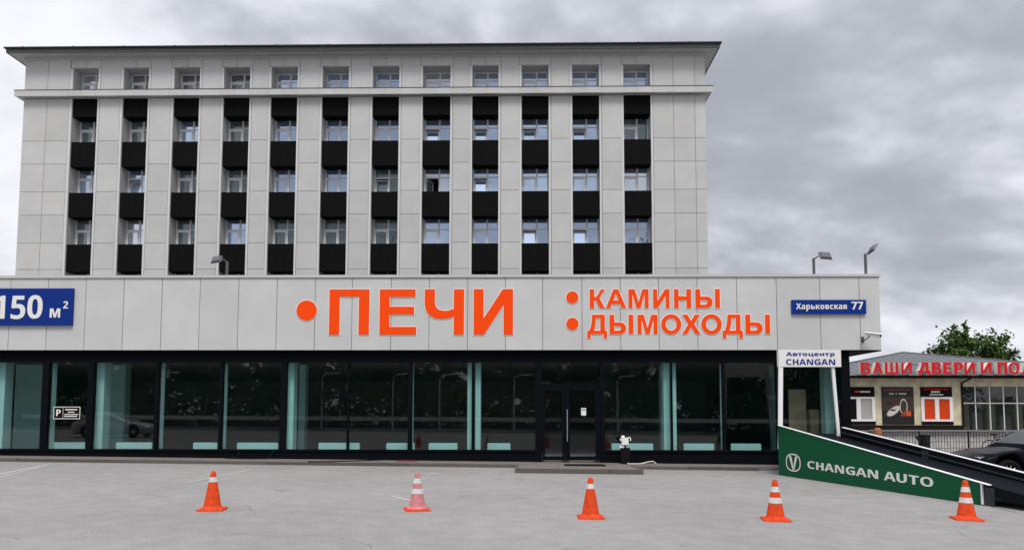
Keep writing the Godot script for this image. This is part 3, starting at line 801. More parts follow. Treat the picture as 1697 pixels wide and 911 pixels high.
# ------------------------------------------------------------------ pavement in front of the showroom
func pavement() -> void:
	var kz := -22.5
	# paving slabs
	var sw := structure("pavement", hexa([Vector3(-24.4, gy(-24.4) - 0.3, -23.98), Vector3(-24.4, gy(-24.4) - 0.3, kz - 0.14), Vector3(9.9, gy(9.9) - 0.3, kz - 0.14), Vector3(9.9, gy(9.9) - 0.3, -23.98)], [Vector3(-24.4, gy(-24.4) + 0.07, -23.98), Vector3(-24.4, gy(-24.4) + 0.07, kz - 0.14), Vector3(9.9, gy(9.9) + 0.07, kz - 0.14), Vector3(9.9, gy(9.9) + 0.07, -23.98)]), M.joint)
	var x := -24.4
	while x < 9.3:
		for k in 2:
			var a := x + 0.004
			var b := x + 0.596
			var z0 := -23.96 + k * 0.66 + 0.004
			var z1 := z0 + 0.652
			var dy := 0.09 + (rng.randf() - 0.5) * 0.004
			part(sw, "slab", hexa([Vector3(a, gy(a) + 0.06, z0), Vector3(a, gy(a) + 0.06, z1), Vector3(b, gy(b) + 0.06, z1), Vector3(b, gy(b) + 0.06, z0)], [Vector3(a, gy(a) + dy, z0), Vector3(a, gy(a) + dy, z1), Vector3(b, gy(b) + dy, z1), Vector3(b, gy(b) + dy, z0)]), M.paving if rng.randf() < 0.5 else M.paving_b)
		x += 0.6
	var kb := structure("kerb", hexa([Vector3(-24.4, gy(-24.4) - 0.3, kz - 0.138), Vector3(-24.4, gy(-24.4) - 0.3, kz - 0.02), Vector3(7.0, gy(7) - 0.3, kz - 0.02), Vector3(7.0, gy(7) - 0.3, kz - 0.138)], [Vector3(-24.4, gy(-24.4) + 0.04, kz - 0.138), Vector3(-24.4, gy(-24.4) + 0.04, kz - 0.02), Vector3(7.0, gy(7) + 0.04, kz - 0.02), Vector3(7.0, gy(7) + 0.04, kz - 0.138)]), M.kerb_stone_b)
	x = -24.4
	while x < 6.4:
		var l := 1.0 + rng.randf() * 0.9
		if x + l > 6.4:
			l = 7.0 - x
		var a := x + 0.006
		var b := x + l - 0.006
		var dz := (rng.randf() - 0.5) * 0.02
		var dy := 0.095 + (rng.randf() - 0.5) * 0.012
		part(kb, "kerb_stone", hexa([Vector3(a, gy(a) - 0.1, kz - 0.136), Vector3(a, gy(a) - 0.1, kz + dz), Vector3(b, gy(b) - 0.1, kz + dz), Vector3(b, gy(b) - 0.1, kz - 0.136)], [Vector3(a, gy(a) + dy, kz - 0.136), Vector3(a, gy(a) + dy, kz + dz - 0.015), Vector3(b, gy(b) + dy, kz + dz - 0.015), Vector3(b, gy(b) + dy, kz - 0.136)]), M.kerb_stone if rng.randf() < 0.6 else M.kerb_stone_b)
		x += l
	# entrance platform
	var x0 := -0.28
	var x1 := 3.24
	var zf := -20.55
	var pl := structure("entrance_platform", hexa([Vector3(x0 + 0.1, gy(x0) - 0.3, -22.48), Vector3(x0 + 0.1, gy(x0) - 0.3, zf - 0.12), Vector3(x1 - 0.1, gy(x1) - 0.3, zf - 0.12), Vector3(x1 - 0.1, gy(x1) - 0.3, -22.48)], [Vector3(x0 + 0.1, gy(x0) + 0.10, -22.48), Vector3(x0 + 0.1, gy(x0) + 0.10, zf - 0.12), Vector3(x1 - 0.1, gy(x1) + 0.10, zf - 0.12), Vector3(x1 - 0.1, gy(x1) + 0.10, -22.48)]), M.joint)
	for i in 6:
		for k in 3:
			var a := x0 + 0.12 + i * 0.547 + 0.004
			var b := a + 0.539
			var z0 := -22.47 + k * 0.598 + 0.004
			var z1 := z0 + 0.59
			var dy := 0.125 + (rng.randf() - 0.5) * 0.005
			part(pl, "slab", hexa([Vector3(a, gy(a) + 0.08, z0), Vector3(a, gy(a) + 0.08, z1), Vector3(b, gy(b) + 0.08, z1), Vector3(b, gy(b) + 0.08, z0)], [Vector3(a, gy(a) + dy, z0), Vector3(a, gy(a) + dy, z1), Vector3(b, gy(b) + dy, z1), Vector3(b, gy(b) + dy, z0)]), M.paving if rng.randf() < 0.5 else M.paving_b)
	for q in [[x0, 0.82], [0.832, 2.3], [2.312, x1]]:
		var a: float = q[0]
		var b: float = q[1]
		part(pl, "kerb_stone", hexa([Vector3(a, gy(a) - 0.1, zf - 0.115), Vector3(a, gy(a) - 0.1, zf), Vector3(b, gy(b) - 0.1, zf), Vector3(b, gy(b) - 0.1, zf - 0.115)], [Vector3(a, gy(a) + 0.13, zf - 0.115), Vector3(a, gy(a) + 0.13, zf - 0.012), Vector3(b, gy(b) + 0.13, zf - 0.012), Vector3(b, gy(b) + 0.13, zf - 0.115)]), M.kerb_stone)
	for s in [x0, x1 - 0.095]:
		part(pl, "kerb_stone", box(Vector3(s, gy(s) - 0.1, -22.48), Vector3(s + 0.095, gy(s) + 0.128, zf - 0.12)), M.kerb_stone)
	# mats, cables and the small device by the door
	var ry := gy(1.8) + 0.128
	single("door_mat", box(Vector3(1.15, ry, -22.44), Vector3(2.35, ry + 0.018, -21.8)), M.rubber, "black rubber door mat lying on the entrance platform", "mat")
	var p := Vector3(-3.75, gy(-3.75) + 0.093, -23.55)
	single("floor_mat", hexa([p + Vector3(-0.28, 0, -0.12), p + Vector3(-0.28, 0, 0.14), p + Vector3(0.24, 0, 0.10), p + Vector3(0.30, 0, -0.12)], [p + Vector3(-0.27, 0.03, -0.11), p + Vector3(-0.27, 0.03, 0.12), p + Vector3(0.23, 0.03, 0.09), p + Vector3(0.29, 0.03, -0.11)]), M.rust_red, "small rust red scrap lying against the glazing plinth", "mat")
	single("cable", path_tube([Vector3(-4.6, gy(-4.6) + 0.10, -23.85), Vector3(-5.0, gy(-5.0) + 0.102, -23.4), Vector3(-5.7, gy(-5.7) + 0.102, -23.0), Vector3(-6.1, gy(-6.1) + 0.104, -22.6), Vector3(-6.6, gy(-6.6) + 0.106, -22.58)], 0.022), M.rubber, "black cable crossing the pavement between two glazing posts", "cable")
	single("cable", path_tube([Vector3(-9.2, 0.42, -23.93), Vector3(-9.26, gy(-9.3) + 0.14, -23.9), Vector3(-9.6, gy(-9.6) + 0.105, -23.7), Vector3(-8.6, gy(-8.6) + 0.105, -23.6), Vector3(-8.25, gy(-8.2) + 0.105, -23.8), Vector3(-8.1, 0.40, -23.92)], 0.018), M.rubber, "thin black cable looped along the plinth below the glazing", "cable")
	var dvz := -23.5
	var bx := onz(1029, 760, dvz).x
	var d := thing("projector_stand", "white boxy projector on a slim black stand beside the entrance door", "projector", Vector3(bx, gy(bx) + 0.092, dvz))
	part(d, "stand", hexa([Vector3(0.02, 0, -0.16), Vector3(0.02, 0, 0.06), Vector3(0.27, 0, 0.06), Vector3(0.27, 0, -0.16)], [Vector3(0.0, 0.50, -0.14), Vector3(0.0, 0.50, 0.04), Vector3(0.29, 0.50, 0.04), Vector3(0.29, 0.50, -0.14)]), M.poster_black)
	part(d, "base_plate", box(Vector3(-0.04, 0.502, -0.12), Vector3(0.10, 0.57, 0.06)), M.white_frame)
	part(d, "neck", box(Vector3(0.12, 0.502, -0.08), Vector3(0.16, 0.60, 0.0)), M.poster_black)
	part(d, "neck", box(Vector3(0.18, 0.502, -0.06), Vector3(0.22, 0.60, 0.02)), M.white_frame)
	part(d, "head", box(Vector3(0.03, 0.60, -0.1), Vector3(0.235, 0.82, 0.1)), M.white_frame)
	part(d, "lens", lathe([[0.05, 0], [0.06, 0.03], [0.05, 0.07], [0.0, 0.08]], 14), M.white_frame, Vector3(0.07, 0.81, 0.02))
	part(d, "hook", path_tube([Vector3(0.236, 0.80, 0), Vector3(0.27, 0.83, 0), Vector3(0.305, 0.82, 0), Vector3(0.31, 0.72, 0)], 0.02), M.white_frame)
	part(d, "side_arm", box(Vector3(-0.02, 0.72, -0.03), Vector3(0.028, 0.80, 0.04)), M.white_frame)
	single("cable", path_tube([Vector3(bx + 0.2, gy(bx) + 0.12, dvz + 0.09), Vector3(bx + 0.25, gy(bx) + 0.105, dvz + 0.16), Vector3(bx + 0.6, gy(bx) + 0.105, dvz + 0.1), Vector3(bx + 0.85, gy(bx) + 0.16, dvz + 0.05), Vector3(bx + 1.0, gy(bx) + 0.18, dvz + 0.05), Vector3(bx + 1.1, gy(bx) + 0.105, dvz + 0.05)], 0.016), M.white_side, "pale cable trailing over the pavement from the projector stand", "cable")

# ------------------------------------------------------------------ cones
func cones() -> void:
	var spots := [[351, 849, 1, false, 0.15, "orange traffic cone with one white band, paired with nothing nearby on open asphalt"], [691, 849, 2, true, 0.3, "faded pink traffic cone with two white bands and orange base"], [979, 862, 1, false, 0.02, "orange traffic cone with one white band standing in front of the entrance"], [1286, 866, 2, false, -0.12, "orange traffic cone with two white bands near the tall end of the green ramp board"], [1603, 865, 2, false, -0.25, "orange traffic cone with two white bands in front of the low end of the ramp"]]
	spots[0][5] = "orange traffic cone with one white band beside the faint parking line"
	var hh := 0.635
	var rad := func(t: float) -> float: return lerpf(0.145, 0.036, t)   # t = 0 at the base, 1 at the top
	for s in spots:
		var p := onground(s[0], s[1] - 4)
		var t := thing("traffic_cone", s[5], "traffic cone", Vector3(p.x, gy(p.x), p.z), "traffic cones in a row across the lot")
		t.rotation = Vector3(0.0, s[4], 0.0)
		var skin: Material = M.cone_pink if s[3] else M.cone_orange
		var b := 0.205
		part(t, "base", hexa([Vector3(-b, 0.004, -b), Vector3(-b, 0.004, b), Vector3(b, 0.004, b), Vector3(b, 0.004, -b)], [Vector3(-b + 0.012, 0.034, -b + 0.012), Vector3(-b + 0.012, 0.034, b - 0.012), Vector3(b - 0.012, 0.034, b - 0.012), Vector3(b - 0.012, 0.034, -b + 0.012)]), M.cone_orange)
		part(t, "body", lathe([[0.165, 0.0345], [0.150, 0.055], [rad.call(0.06), 0.07], [rad.call(0.29), 0.07 + 0.565 * 0.24], [rad.call(0.30) + 0.002, 0.07 + 0.565 * 0.25], [rad.call(0.31), 0.07 + 0.565 * 0.26], [rad.call(0.95), 0.60], [0.030, 0.63], [0.018, 0.635]]), skin)
		var bands := [[0.72, 0.845]] if s[2] == 1 else [[0.70, 0.83], [0.43, 0.565]]
		for q in bands:
			var y0: float = q[0] * hh
			var y1: float = q[1] * hh
			var f := func(y: float) -> float: return lerpf(rad.call(0.06), rad.call(0.95), (y - 0.07) / 0.53) + 0.003
			part(t, "band", lathe([[f.call(y0) - 0.003, y0], [f.call(y0), y0 + 0.002], [f.call(y1), y1 - 0.002], [f.call(y1) - 0.003, y1]]), M.cone_band)

# ------------------------------------------------------------------ the car ramp and its portal
func ramp() -> void:
	var a := Vector3(7.11, -0.10, -21.02)
	var u := Vector3(1.56, 0, 6.76).normalized()
	var nn := Vector3(u.z, 0, -u.x)                       # towards the far board (+x)
	var at := func(s: float, y: float, o: float) -> Vector3: return Vector3(a.x, 0, a.z) + u * s + nn * o + Vector3(0, y, 0)
	var top := func(s: float) -> float: return 1.285 - 0.1425 * s
	var t := thing("car_ramp", "black steel car ramp with green side board reading CHANGAN AUTO", "ramp")
	var slab := func(s0: float, s1: float, o0: float, o1: float, b0: float, t0: float, b1: float, t1: float) -> ArrayMesh:
		return hexa([at.call(s0, b0, o0), at.call(s0, b0, o1), at.call(s1, b1, o1), at.call(s1, b1, o0)], [at.call(s0, t0, o0), at.call(s0, t0, o1), at.call(s1, t1, o1), at.call(s1, t1, o0)])
	var W := 1.80
	part(t, "green_board", slab.call(0.0, 6.86, -0.03, 0.0, gy(7.1) + 0.006, top.call(0) - 0.012, gy(8.6) + 0.006, top.call(6.86) - 0.012), M.green_board)
	part(t, "edge_strip", slab.call(0.02, 7.05, -0.05, 0.03, top.call(0.02) - 0.008, top.call(0.02) + 0.006, top.call(7.05) - 0.008, top.call(7.05) + 0.006), M.white_frame)
	part(t, "edge_strip", slab.call(6.86, 6.885, -0.04, 0.0, gy(8.6) + 0.02, top.call(6.86) - 0.013, gy(8.6) + 0.02, top.call(6.885) - 0.013), M.white_frame)
	part(t, "side_beam", slab.call(0.0, 8.4, 0.032, 0.10, top.call(0) - 0.30, top.call(0) - 0.02, gy(8.8) + 0.01, top.call(8.4) - 0.02), M.ramp_black)
	part(t, "deck", slab.call(0.0, 8.5, 0.102, W - 0.102, top.call(0) - 0.34, top.call(0) - 0.28, gy(8.9) - 0.02, gy(8.9) + 0.03), M.ramp_black)
	part(t, "side_beam", slab.call(0.4, 8.4, W - 0.10, W - 0.03, top.call(0.4) - 0.42, top.call(0.4) - 0.012, gy(9.0), top.call(8.4) - 0.012), M.ramp_black)
	part(t, "rail_ledge", slab.call(0.4, 8.3, W - 0.13, W - 0.101, top.call(0.4) - 0.16, top.call(0.4) - 0.125, top.call(8.3) - 0.16, top.call(8.3) - 0.125), M.ramp_grey)
	part(t, "edge_strip", slab.call(0.4, 8.4, W - 0.11, W - 0.02, top.call(0.4) - 0.008, top.call(0.4) + 0.006, top.call(8.4) - 0.008, top.call(8.4) + 0.006), M.white_frame)
	for s in [6.90, 3.4]:
		for o in [0.001, W - 0.12]:
			part(t, "post", slab.call(s, s + 0.2, o, o + 0.03 if o < 0.1 else o + 0.1, gy(8.6) - 0.05, top.call(s) - 0.06, gy(8.6) - 0.05, top.call(s + 0.2) - 0.06), M.ramp_grey)
	# landing between the ramp and the glazed bay
	part(t, "landing", hexa([Vector3(7.12, gy(7) - 0.05, -21.03), Vector3(8.78, gy(8) - 0.05, -21.3), Vector3(10.05, gy(8) - 0.05, -23.90), Vector3(8.35, gy(8) - 0.05, -23.90)], [Vector3(7.12, 0.98, -21.03), Vector3(8.78, 0.98, -21.3), Vector3(10.05, 0.98, -23.90), Vector3(8.35, 0.98, -23.90)]), M.ramp_black)
	# lettering and emblem
	var b0: Vector3 = at.call(1.37, 0.185, -0.032)
	var b1: Vector3 = at.call(5.68, 0.103, -0.032)
	var along := (b1 - b0).normalized()
	put_text(t, "CHANGAN AUTO", b0, (b1 - b0).length(), 0.195, 0.008, M.white_film, along)
	var c: Vector3 = at.call(0.72, 0.29, -0.032)
	var lg := new_st()
	var up := Vector3.UP
	var n3 := -nn
	for k in 28:
		var p := []
		for q in [[k, 0.30, 0.205], [k + 1, 0.30, 0.205], [k + 1, 0.345, 0.24], [k, 0.345, 0.24]]:
			var an: float = TAU * q[0] / 28.0
			var ca := cos(an)
			var sa := sin(an)
			# rounded, slightly square oval
			p.append(c + u * (signf(ca) * pow(absf(ca), 0.8) * q[1]) + up * (signf(sa) * pow(absf(sa), 0.8) * q[2]) + n3 * 0.006)
		quad(lg, p[0], p[1], p[2], p[3], n3)
	for q in [[-0.20, 0.17, -0.08, 0.17, 0.0, -0.10, 0.0, -0.20, -0.035, -0.19], [0.20, 0.17, 0.10, 0.17, 0.012, -0.09, 0.012, -0.20, 0.05, -0.19]]:
		var pv: Array = vv(q)
		for k in range(1, pv.size() - 1):
			tri(lg, c + u * pv[0].x + up * pv[0].y + n3 * 0.006, c + u * pv[k].x + up * pv[k].y + n3 * 0.006, c + u * pv[k + 1].x + up * pv[k + 1].y + n3 * 0.006, n3)
	part(t, "emblem", lg.commit(), M.white_film)
	# portal with its sign
	var p := thing("portal_frame", "slim white portal frame with sign Автоцентр CHANGAN at the ramp top", "sign")
	part(p, "post", hexa([Vector3(7.10, 0.62, -21.12), Vector3(7.10, 0.62, -21.06), Vector3(7.22, 0.62, -21.06), Vector3(7.22, 0.62, -21.12)], [Vector3(7.17, 2.93, -21.12), Vector3(7.17, 2.93, -21.06), Vector3(7.29, 2.93, -21.06), Vector3(7.29, 2.93, -21.12)]), M.white_frame)
	part(p, "post", hexa([Vector3(8.79, 0.98, -21.20), Vector3(8.79, 0.98, -21.13), Vector3(8.87, 0.98, -21.13), Vector3(8.87, 0.98, -21.20)], [Vector3(8.67, 2.93, -21.16), Vector3(8.67, 2.93, -21.09), Vector3(8.75, 2.93, -21.09), Vector3(8.75, 2.93, -21.16)]), M.white_frame)
	part(p, "sign_box", box(Vector3(7.17, 2.925, -21.20), Vector3(8.92, 3.41, -21.05)), M.white_film)
	put_text(p, "Автоцентр", Vector3(7.38, 3.20, -21.049), 1.36, 0.14, 0.008, M.blue_ink)
	put_text(p, "CHANGAN", Vector3(7.37, 2.98, -21.049), 1.38, 0.165, 0.008, M.blue_ink)

# ------------------------------------------------------------------ lamps and camera on the showroom
func floodlight(label: String, base: Vector3, h: float, off: Vector3, size: Vector2, turn: Vector3) -> void:
	var t := thing("floodlight", label, "floodlight", base, "floodlights on the showroom roof edge")
	part(t, "pole", tube(Vector3.ZERO, Vector3(0, h, 0), 0.045, 0.045), M.lamp_grey)
	part(t, "bracket", path_tube([Vector3(0, h - 0.03, 0), Vector3(off.x * 0.4, h + 0.06, off.z * 0.5), Vector3(off.x * 0.75, h + off.y, off.z)], 0.022), M.lamp_grey)
	var head := Node3D.new()
	head.name = "lamp_head"
	t.add_child(head)
	head.position = Vector3(off.x, h + off.y, off.z)
	head.rotation = turn
	var w := size.x * 0.5
	var d := size.y * 0.5
	part(head, "housing", hexa([Vector3(-w, 0, -d), Vector3(w, 0, -d), Vector3(w, 0, d), Vector3(-w, 0, d)], [Vector3(-w * 0.7, 0.07, -d * 0.7), Vector3(w * 0.7, 0.07, -d * 0.7), Vector3(w * 0.7, 0.07, d * 0.7), Vector3(-w * 0.7, 0.07, d * 0.7)]), M.lamp_grey)
	part(head, "lamp_glass", box(Vector3(-w * 0.9, -0.012, -d * 0.9), Vector3(w * 0.9, -0.002, d * 0.9)), M.lamp_face)
func roof_fittings() -> void:
	floodlight("grey floodlight on a short pole in front of the office block", Vector3(-9.88, 6.085, -24.1), 0.52, Vector3(-0.30, 0.03, 0.12), Vector2(0.36, 0.32), Vector3(0.9, 0.15, 0.25))
	floodlight("grey floodlight on a short pole above the address plate", Vector3(9.42, 6.085, -24.1), 0.58, Vector3(0.34, 0.05, 0.10), Vector2(0.40, 0.36), Vector3(0.85, -0.1, -0.12))
	floodlight("edge-on tilted floodlight on a short pole at the roof corner", Vector3(11.10, 6.085, -24.1), 0.72, Vector3(0.28, 0.16, -0.05), Vector2(0.34, 0.34), Vector3(-0.3, 0.3, 0.85))
	var t := thing("security_camera", "white bullet security camera on bracket at the fascia corner", "camera", Vector3(10.78, 4.0, PZ + 0.003))
	part(t, "mount", box(Vector3(-0.05, -0.12, 0), Vector3(0.05, 0.06, 0.02)), M.lamp_grey)
	part(t, "arm", path_tube([Vector3(0, -0.08, 0.02), Vector3(0.06, -0.02, 0.2), Vector3(0.12, 0.07, 0.33)], 0.016), M.lamp_grey)
	var c := part(t, "sunshield", hexa([Vector3(-0.25, 0.02, -0.075), Vector3(-0.25, 0.02, 0.075), Vector3(0.25, 0.02, 0.075), Vector3(0.25, 0.02, -0.075)], [Vector3(-0.24, 0.055, -0.06), Vector3(-0.24, 0.055, 0.06), Vector3(0.25, 0.055, 0.06), Vector3(0.25, 0.055, -0.06)]), M.white_frame, Vector3(0.19, 0.10, 0.34))
	c.rotation = Vector3(0.0, -0.35, -0.17)
	var hb := part(t, "housing", box(Vector3(-0.22, -0.07, -0.055), Vector3(0.19, 0.018, 0.055)), M.cctv_white)
	hb.transform = c.transform
	part(hb, "lens", box(Vector3(0.191, -0.06, -0.05), Vector3(0.235, 0.012, 0.05)), M.poster_black)

# ------------------------------------------------------------------ neighbouring shop
func poster_texture() -> ImageTexture:
	var w := 160
	var h := 190
	var im := Image.create(w, h, false, Image.FORMAT_RGB8)
	im.fill(Color(0.10, 0.07, 0.06))
	for x in w:
		for y in range(50, 120):
			var g := 0.24 + 0.05 * sin(x * 0.55) + 0.02 * sin(x * 2.1)
			im.set_pixel(x, y, Color(g, g * 0.74, g * 0.55))
	im.fill_rect(Rect2i(0, 0, w, 49), Color(0.05, 0.04, 0.04))
	for k in 26:
		im.fill_rect(Rect2i(14 + k * 5, 11, 3, 7), Color(0.66, 0.13, 0.15))
	for k in [0, 1, 2, 4, 6, 7, 8, 9, 10]:
		im.fill_rect(Rect2i(38 + k * 8, 30, 5, 9), Color(0.8, 0.8, 0.78))
	im.fill_rect(Rect2i(26, 76, 22, 16), Color(0.06, 0.05, 0.05))
	for y in range(50, h):
		for x in w:
			var p := Vector2(x, y)
			var e := (p - Vector2(56, 122)).rotated(0.62) / Vector2(44, 19)
			if e.length() < 1.0:
				im.set_pixel(x, y, Color(0.80, 0.79, 0.77) if e.length() < 0.86 else Color(0.45, 0.44, 0.44))
			var f := (p - Vector2(108, 100)) / Vector2(19, 40)
			if absf(f.length() - 0.93) < 0.09 and y < 132:
				im.set_pixel(x, y, Color(0.82, 0.80, 0.78))
			if y > 122 and y < 148 and x > 112 - (y - 122) and x < 145:
				im.set_pixel(x, y, Color(0.80, 0.33, 0.08) if x > 120 else Color(0.62, 0.22, 0.12))
			if y > 112 and y < 122 and x > 40 and x < 66:
				im.set_pixel(x, y, Color(0.35, 0.12, 0.10))
	im.generate_mipmaps()
	return ImageTexture.create_from_image(im)
func flat_quad(w: float, h: float) -> ArrayMesh:
	var st := new_st()
	for q in [[0, 0], [0, 1], [1, 1], [0, 0], [1, 1], [1, 0]]:
		st.set_normal(Vector3.BACK)
		st.set_uv(Vector2(q[0], 1.0 - q[1]))
		st.add_vertex(Vector3(q[0] * w, q[1] * h, 0))
	return st.commit()
func print_bars(list: Array, z: float) -> ArrayMesh:
	var st := new_st()
	for q in list:
		add_box(st, Vector3(q[0], q[1], z), Vector3(q[2], q[3], z + 0.006))
	return st.commit()
func shop() -> void:
	var z := -37.0
	var t := thing("neighbour_shop", "low cream shop with grey hipped roof beyond the car ramp", "building")
	part(t, "wall", box(Vector3(13.4, 1.05, -46.0), Vector3(21.50, 3.36, z)), M.cream_wall)
	part(t, "wall", box(Vector3(21.51, 2.96, -46.0), Vector3(31.0, 3.36, z)), M.cream_wall)
	part(t, "rear_wall", box(Vector3(21.51, -0.5, -46.0), Vector3(31.0, 2.95, -43.5)), M.cream_wall)
	part(t, "plinth_band", box(Vector3(13.3, 0.80, -46.0), Vector3(21.56, 1.048, z + 0.06)), M.brown_dark)
	part(t, "ledge", box(Vector3(13.3, 0.74, -46.0), Vector3(31.0, 0.798, z + 0.22)), M.grey_ledge)
	part(t, "base_wall", box(Vector3(13.3, -0.5, -46.0), Vector3(31.0, 0.738, z + 0.04)), M.white_tile)
	part(t, "gutter", box(Vector3(12.9, 3.36, -46.5), Vector3(31.6, 3.46, z + 0.55)), M.brown_dark)
	part(t, "downpipe", path_tube([Vector3(21.75, 3.36, z + 0.5), Vector3(21.52, 3.12, z + 0.06), Vector3(21.52, 1.0, z + 0.06)], 0.04), M.brown_dark)
	var e := [Vector3(12.8, 3.47, z + 0.65), Vector3(31.9, 3.47, z + 0.65), Vector3(31.9, 3.47, -50.0), Vector3(12.8, 3.47, -50.0)]
	var ap := Vector3(21.26, 5.05, -42.0)
	var st := new_st()
	for j in 4:
		tri(st, e[j], e[(j + 1) % 4], ap, Vector3.UP)
	var roof := part(t, "roof", st.commit(), M.roof_sheet)
	# standing seams on the front slope and the hip caps
	for k in 46:
		var x := 13.0 + k * 0.4
		var f := clampf((x - 12.8) / (21.26 - 12.8) if x < 21.26 else (31.9 - x) / (31.9 - 21.26), 0.0, 1.0)
		var b := Vector3(x, 3.475, z + 0.64)
		var s := part(roof, "seam", tube(b, Vector3(x, lerpf(3.475, 5.055, f), lerpf(z + 0.64, -42.0, f)), 0.012, 0.012, 5), M.roof_sheet)
	part(roof, "hip_cap", tube(e[0] + Vector3(0, 0.02, 0), ap + Vector3(0, 0.02, 0), 0.04, 0.04, 6), M.roof_sheet)
	part(roof, "hip_cap", tube(e[1] + Vector3(0, 0.02, 0), ap + Vector3(0, 0.02, 0), 0.04, 0.04, 6), M.roof_sheet)
	# poster windows
	for q in [[15.2, 16.20, 17.25], [0, 19.50, 21.04]]:
		var x0: float = q[1] if q[0] == 0 else q[0]
		var x1: float = q[2]
		part(t, "window_header", box(Vector3(x0, 2.46, z + 0.001), Vector3(x1, 2.935, z + 0.04)), M.poster_black)
		part(t, "window_skirt", box(Vector3(x0 + 0.02, 1.08, z + 0.001), Vector3(x1 + 0.02, 1.235, z + 0.04)), M.poster_black)
		var mid := 16.44 if q[0] != 0 else 20.27
		var w := part(t, "window", boxes([[Vector3(x0, 1.24, z + 0.001), Vector3(x0 + 0.15, 2.43, z + 0.07)], [Vector3(x1 - 0.15, 1.24, z + 0.001), Vector3(x1, 2.43, z + 0.07)], [Vector3(x0 + 0.15, 2.34, z + 0.001), Vector3(x1 - 0.15, 2.43, z + 0.07)], [Vector3(x0 + 0.15, 1.24, z + 0.001), Vector3(x1 - 0.15, 1.335, z + 0.07)], [Vector3(mid - 0.1, 1.335, z + 0.001), Vector3(mid + 0.1, 2.34, z + 0.068)]]), M.white_frame)
		part(w, "pane", box(Vector3(x0 + 0.15, 1.335, z + 0.002), Vector3(mid - 0.1, 2.34, z + 0.025)), M.poster_orange if q[0] == 0 else M.poster_black)
		part(w, "pane", box(Vector3(mid + 0.1, 1.335, z + 0.002), Vector3(x1 - 0.15, 2.34, z + 0.025)), M.poster_orange if q[0] == 0 else M.poster_pale)
	part(t, "window_print", print_bars([[16.28, 2.66, 16.52, 2.74]], z + 0.041), M.poster_orange)
	part(t, "window_print", print_bars([[16.55, 2.655, 16.62, 2.735], [16.64, 2.655, 16.72, 2.735], [16.75, 2.655, 16.82, 2.735], [16.85, 2.655, 16.92, 2.735], [16.95, 2.655, 17.03, 2.735]], z + 0.041), M.white_film)
	part(t, "window_print", print_bars([[19.67, 2.80, 20.55, 2.845], [20.62, 2.79, 20.85, 2.84]], z + 0.041), M.red_face)
	part(t, "window_print", print_bars([[20.02, 2.64, 20.08, 2.74], [20.11, 2.64, 20.17, 2.74], [20.20, 2.64, 20.27, 2.74], [20.30, 2.64, 20.36, 2.74], [20.39, 2.64, 20.44, 2.74], [19.94, 2.53, 20.60, 2.575]], z + 0.041), M.white_film)
	var ps := thing("poster", "dark poster of a white armchair and orange seat on cream wall", "poster", Vector3(17.60, 1.09, z + 0.003))
	part(ps, "board", box(Vector3(0, 0, 0), Vector3(1.56, 1.845, 0.03)), M.poster_black)
	var pm := StandardMaterial3D.new()
	pm.resource_name = "poster_print"
	pm.albedo_texture = poster_texture()
	pm.roughness = 0.4
	part(ps, "print", flat_quad(1.54, 1.825), pm, Vector3(0.01, 0.01, 0.0325))
	# glazed bay
	var gz := z - 0.02
	for x in [21.56, 22.17, 22.87, 23.54, 24.2, 24.88, 25.55, 26.2, 26.9, 27.6]:
		part(t, "glazing_bar", box(Vector3(x - 0.025, 0.80, gz), Vector3(x + 0.025, 2.958, gz + 0.05)), M.trim)
		if x < 27.5:
			for q in [[0.80, 2.11], [2.16, 2.955]]:
				part(t, "pane", box(Vector3(x + 0.026, q[0], gz + 0.012), Vector3(x + 0.66, q[1], gz + 0.022)), M.kiosk_glass)
			part(t, "glazing_bar", box(Vector3(x + 0.026, 2.112, gz), Vector3(x + 0.66, 2.158, gz + 0.05)), M.trim)
	part(t, "wall", box(Vector3(27.63, 0.80, -43.4), Vector3(31.0, 2.955, z)), M.cream_wall)
	# goods behind the bay
	for q in [[22.35, 0.5, 0.9, 0.6], [23.1, 0.4, 1.7, 0.4], [23.75, 0.5, 0.7, 0.5], [24.5, 0.35, 1.3, 0.7], [22.0, 0.2, 1.5, 0.5]]:
		part(t, "display_shelf", box(Vector3(q[0], 0.80, z - 0.8 - q[3]), Vector3(q[0] + q[1], 0.80 + q[2], z - 0.6)), M.cream_wall if q[2] > 1.0 else M.poster_pale)
	# roof lettering
	var s := thing("roof_lettering", "red block letters with white sides standing along the shop eave", "sign")
	var lx := func(px: float) -> float: return onz(px, 610, z + 0.62).x
	for q in [["В", 1423, 1439], ["А", 1443, 1459], ["Ш", 1463, 1484.5], ["И", 1490, 1507], ["Д", 1518, 1537], ["В", 1540, 1555.5], ["Е", 1559, 1573], ["Р", 1577, 1591.5], ["И", 1594, 1611], ["И", 1621, 1638.5], ["П", 1648.5, 1664], ["О", 1667, 1684], ["Л", 1687, 1705]]:
		var x0: float = lx.call(q[1])
		var w: float = lx.call(q[2]) - x0
		var hh := 0.56 if q[0] != "Д" else 0.62
		var yy := 3.53 if q[0] != "Д" else 3.47
		var l := put_text(s, q[0], Vector3(x0, yy, z + 0.58), w, hh, 0.30, M.white_side, Vector3.RIGHT, "letter")
		var f := put_text(l, q[0], Vector3.ZERO, 1, 1, 0.1, M.red_face, Vector3.RIGHT, "letter_face")
		f.transform = Transform3D(Basis(Vector3(1, 0, 0), Vector3(0, 1, 0), Vector3(0, 0, 0.08)), Vector3(0, 0, 0.545))
	var fr := new_st()
	for py in [3.60, 3.98]:
		add_box(fr, Vector3(16.4, py, z + 0.50), Vector3(25.0, py + 0.03, z + 0.53))
	part(s, "support_rail", fr.commit(), M.roof_dark)
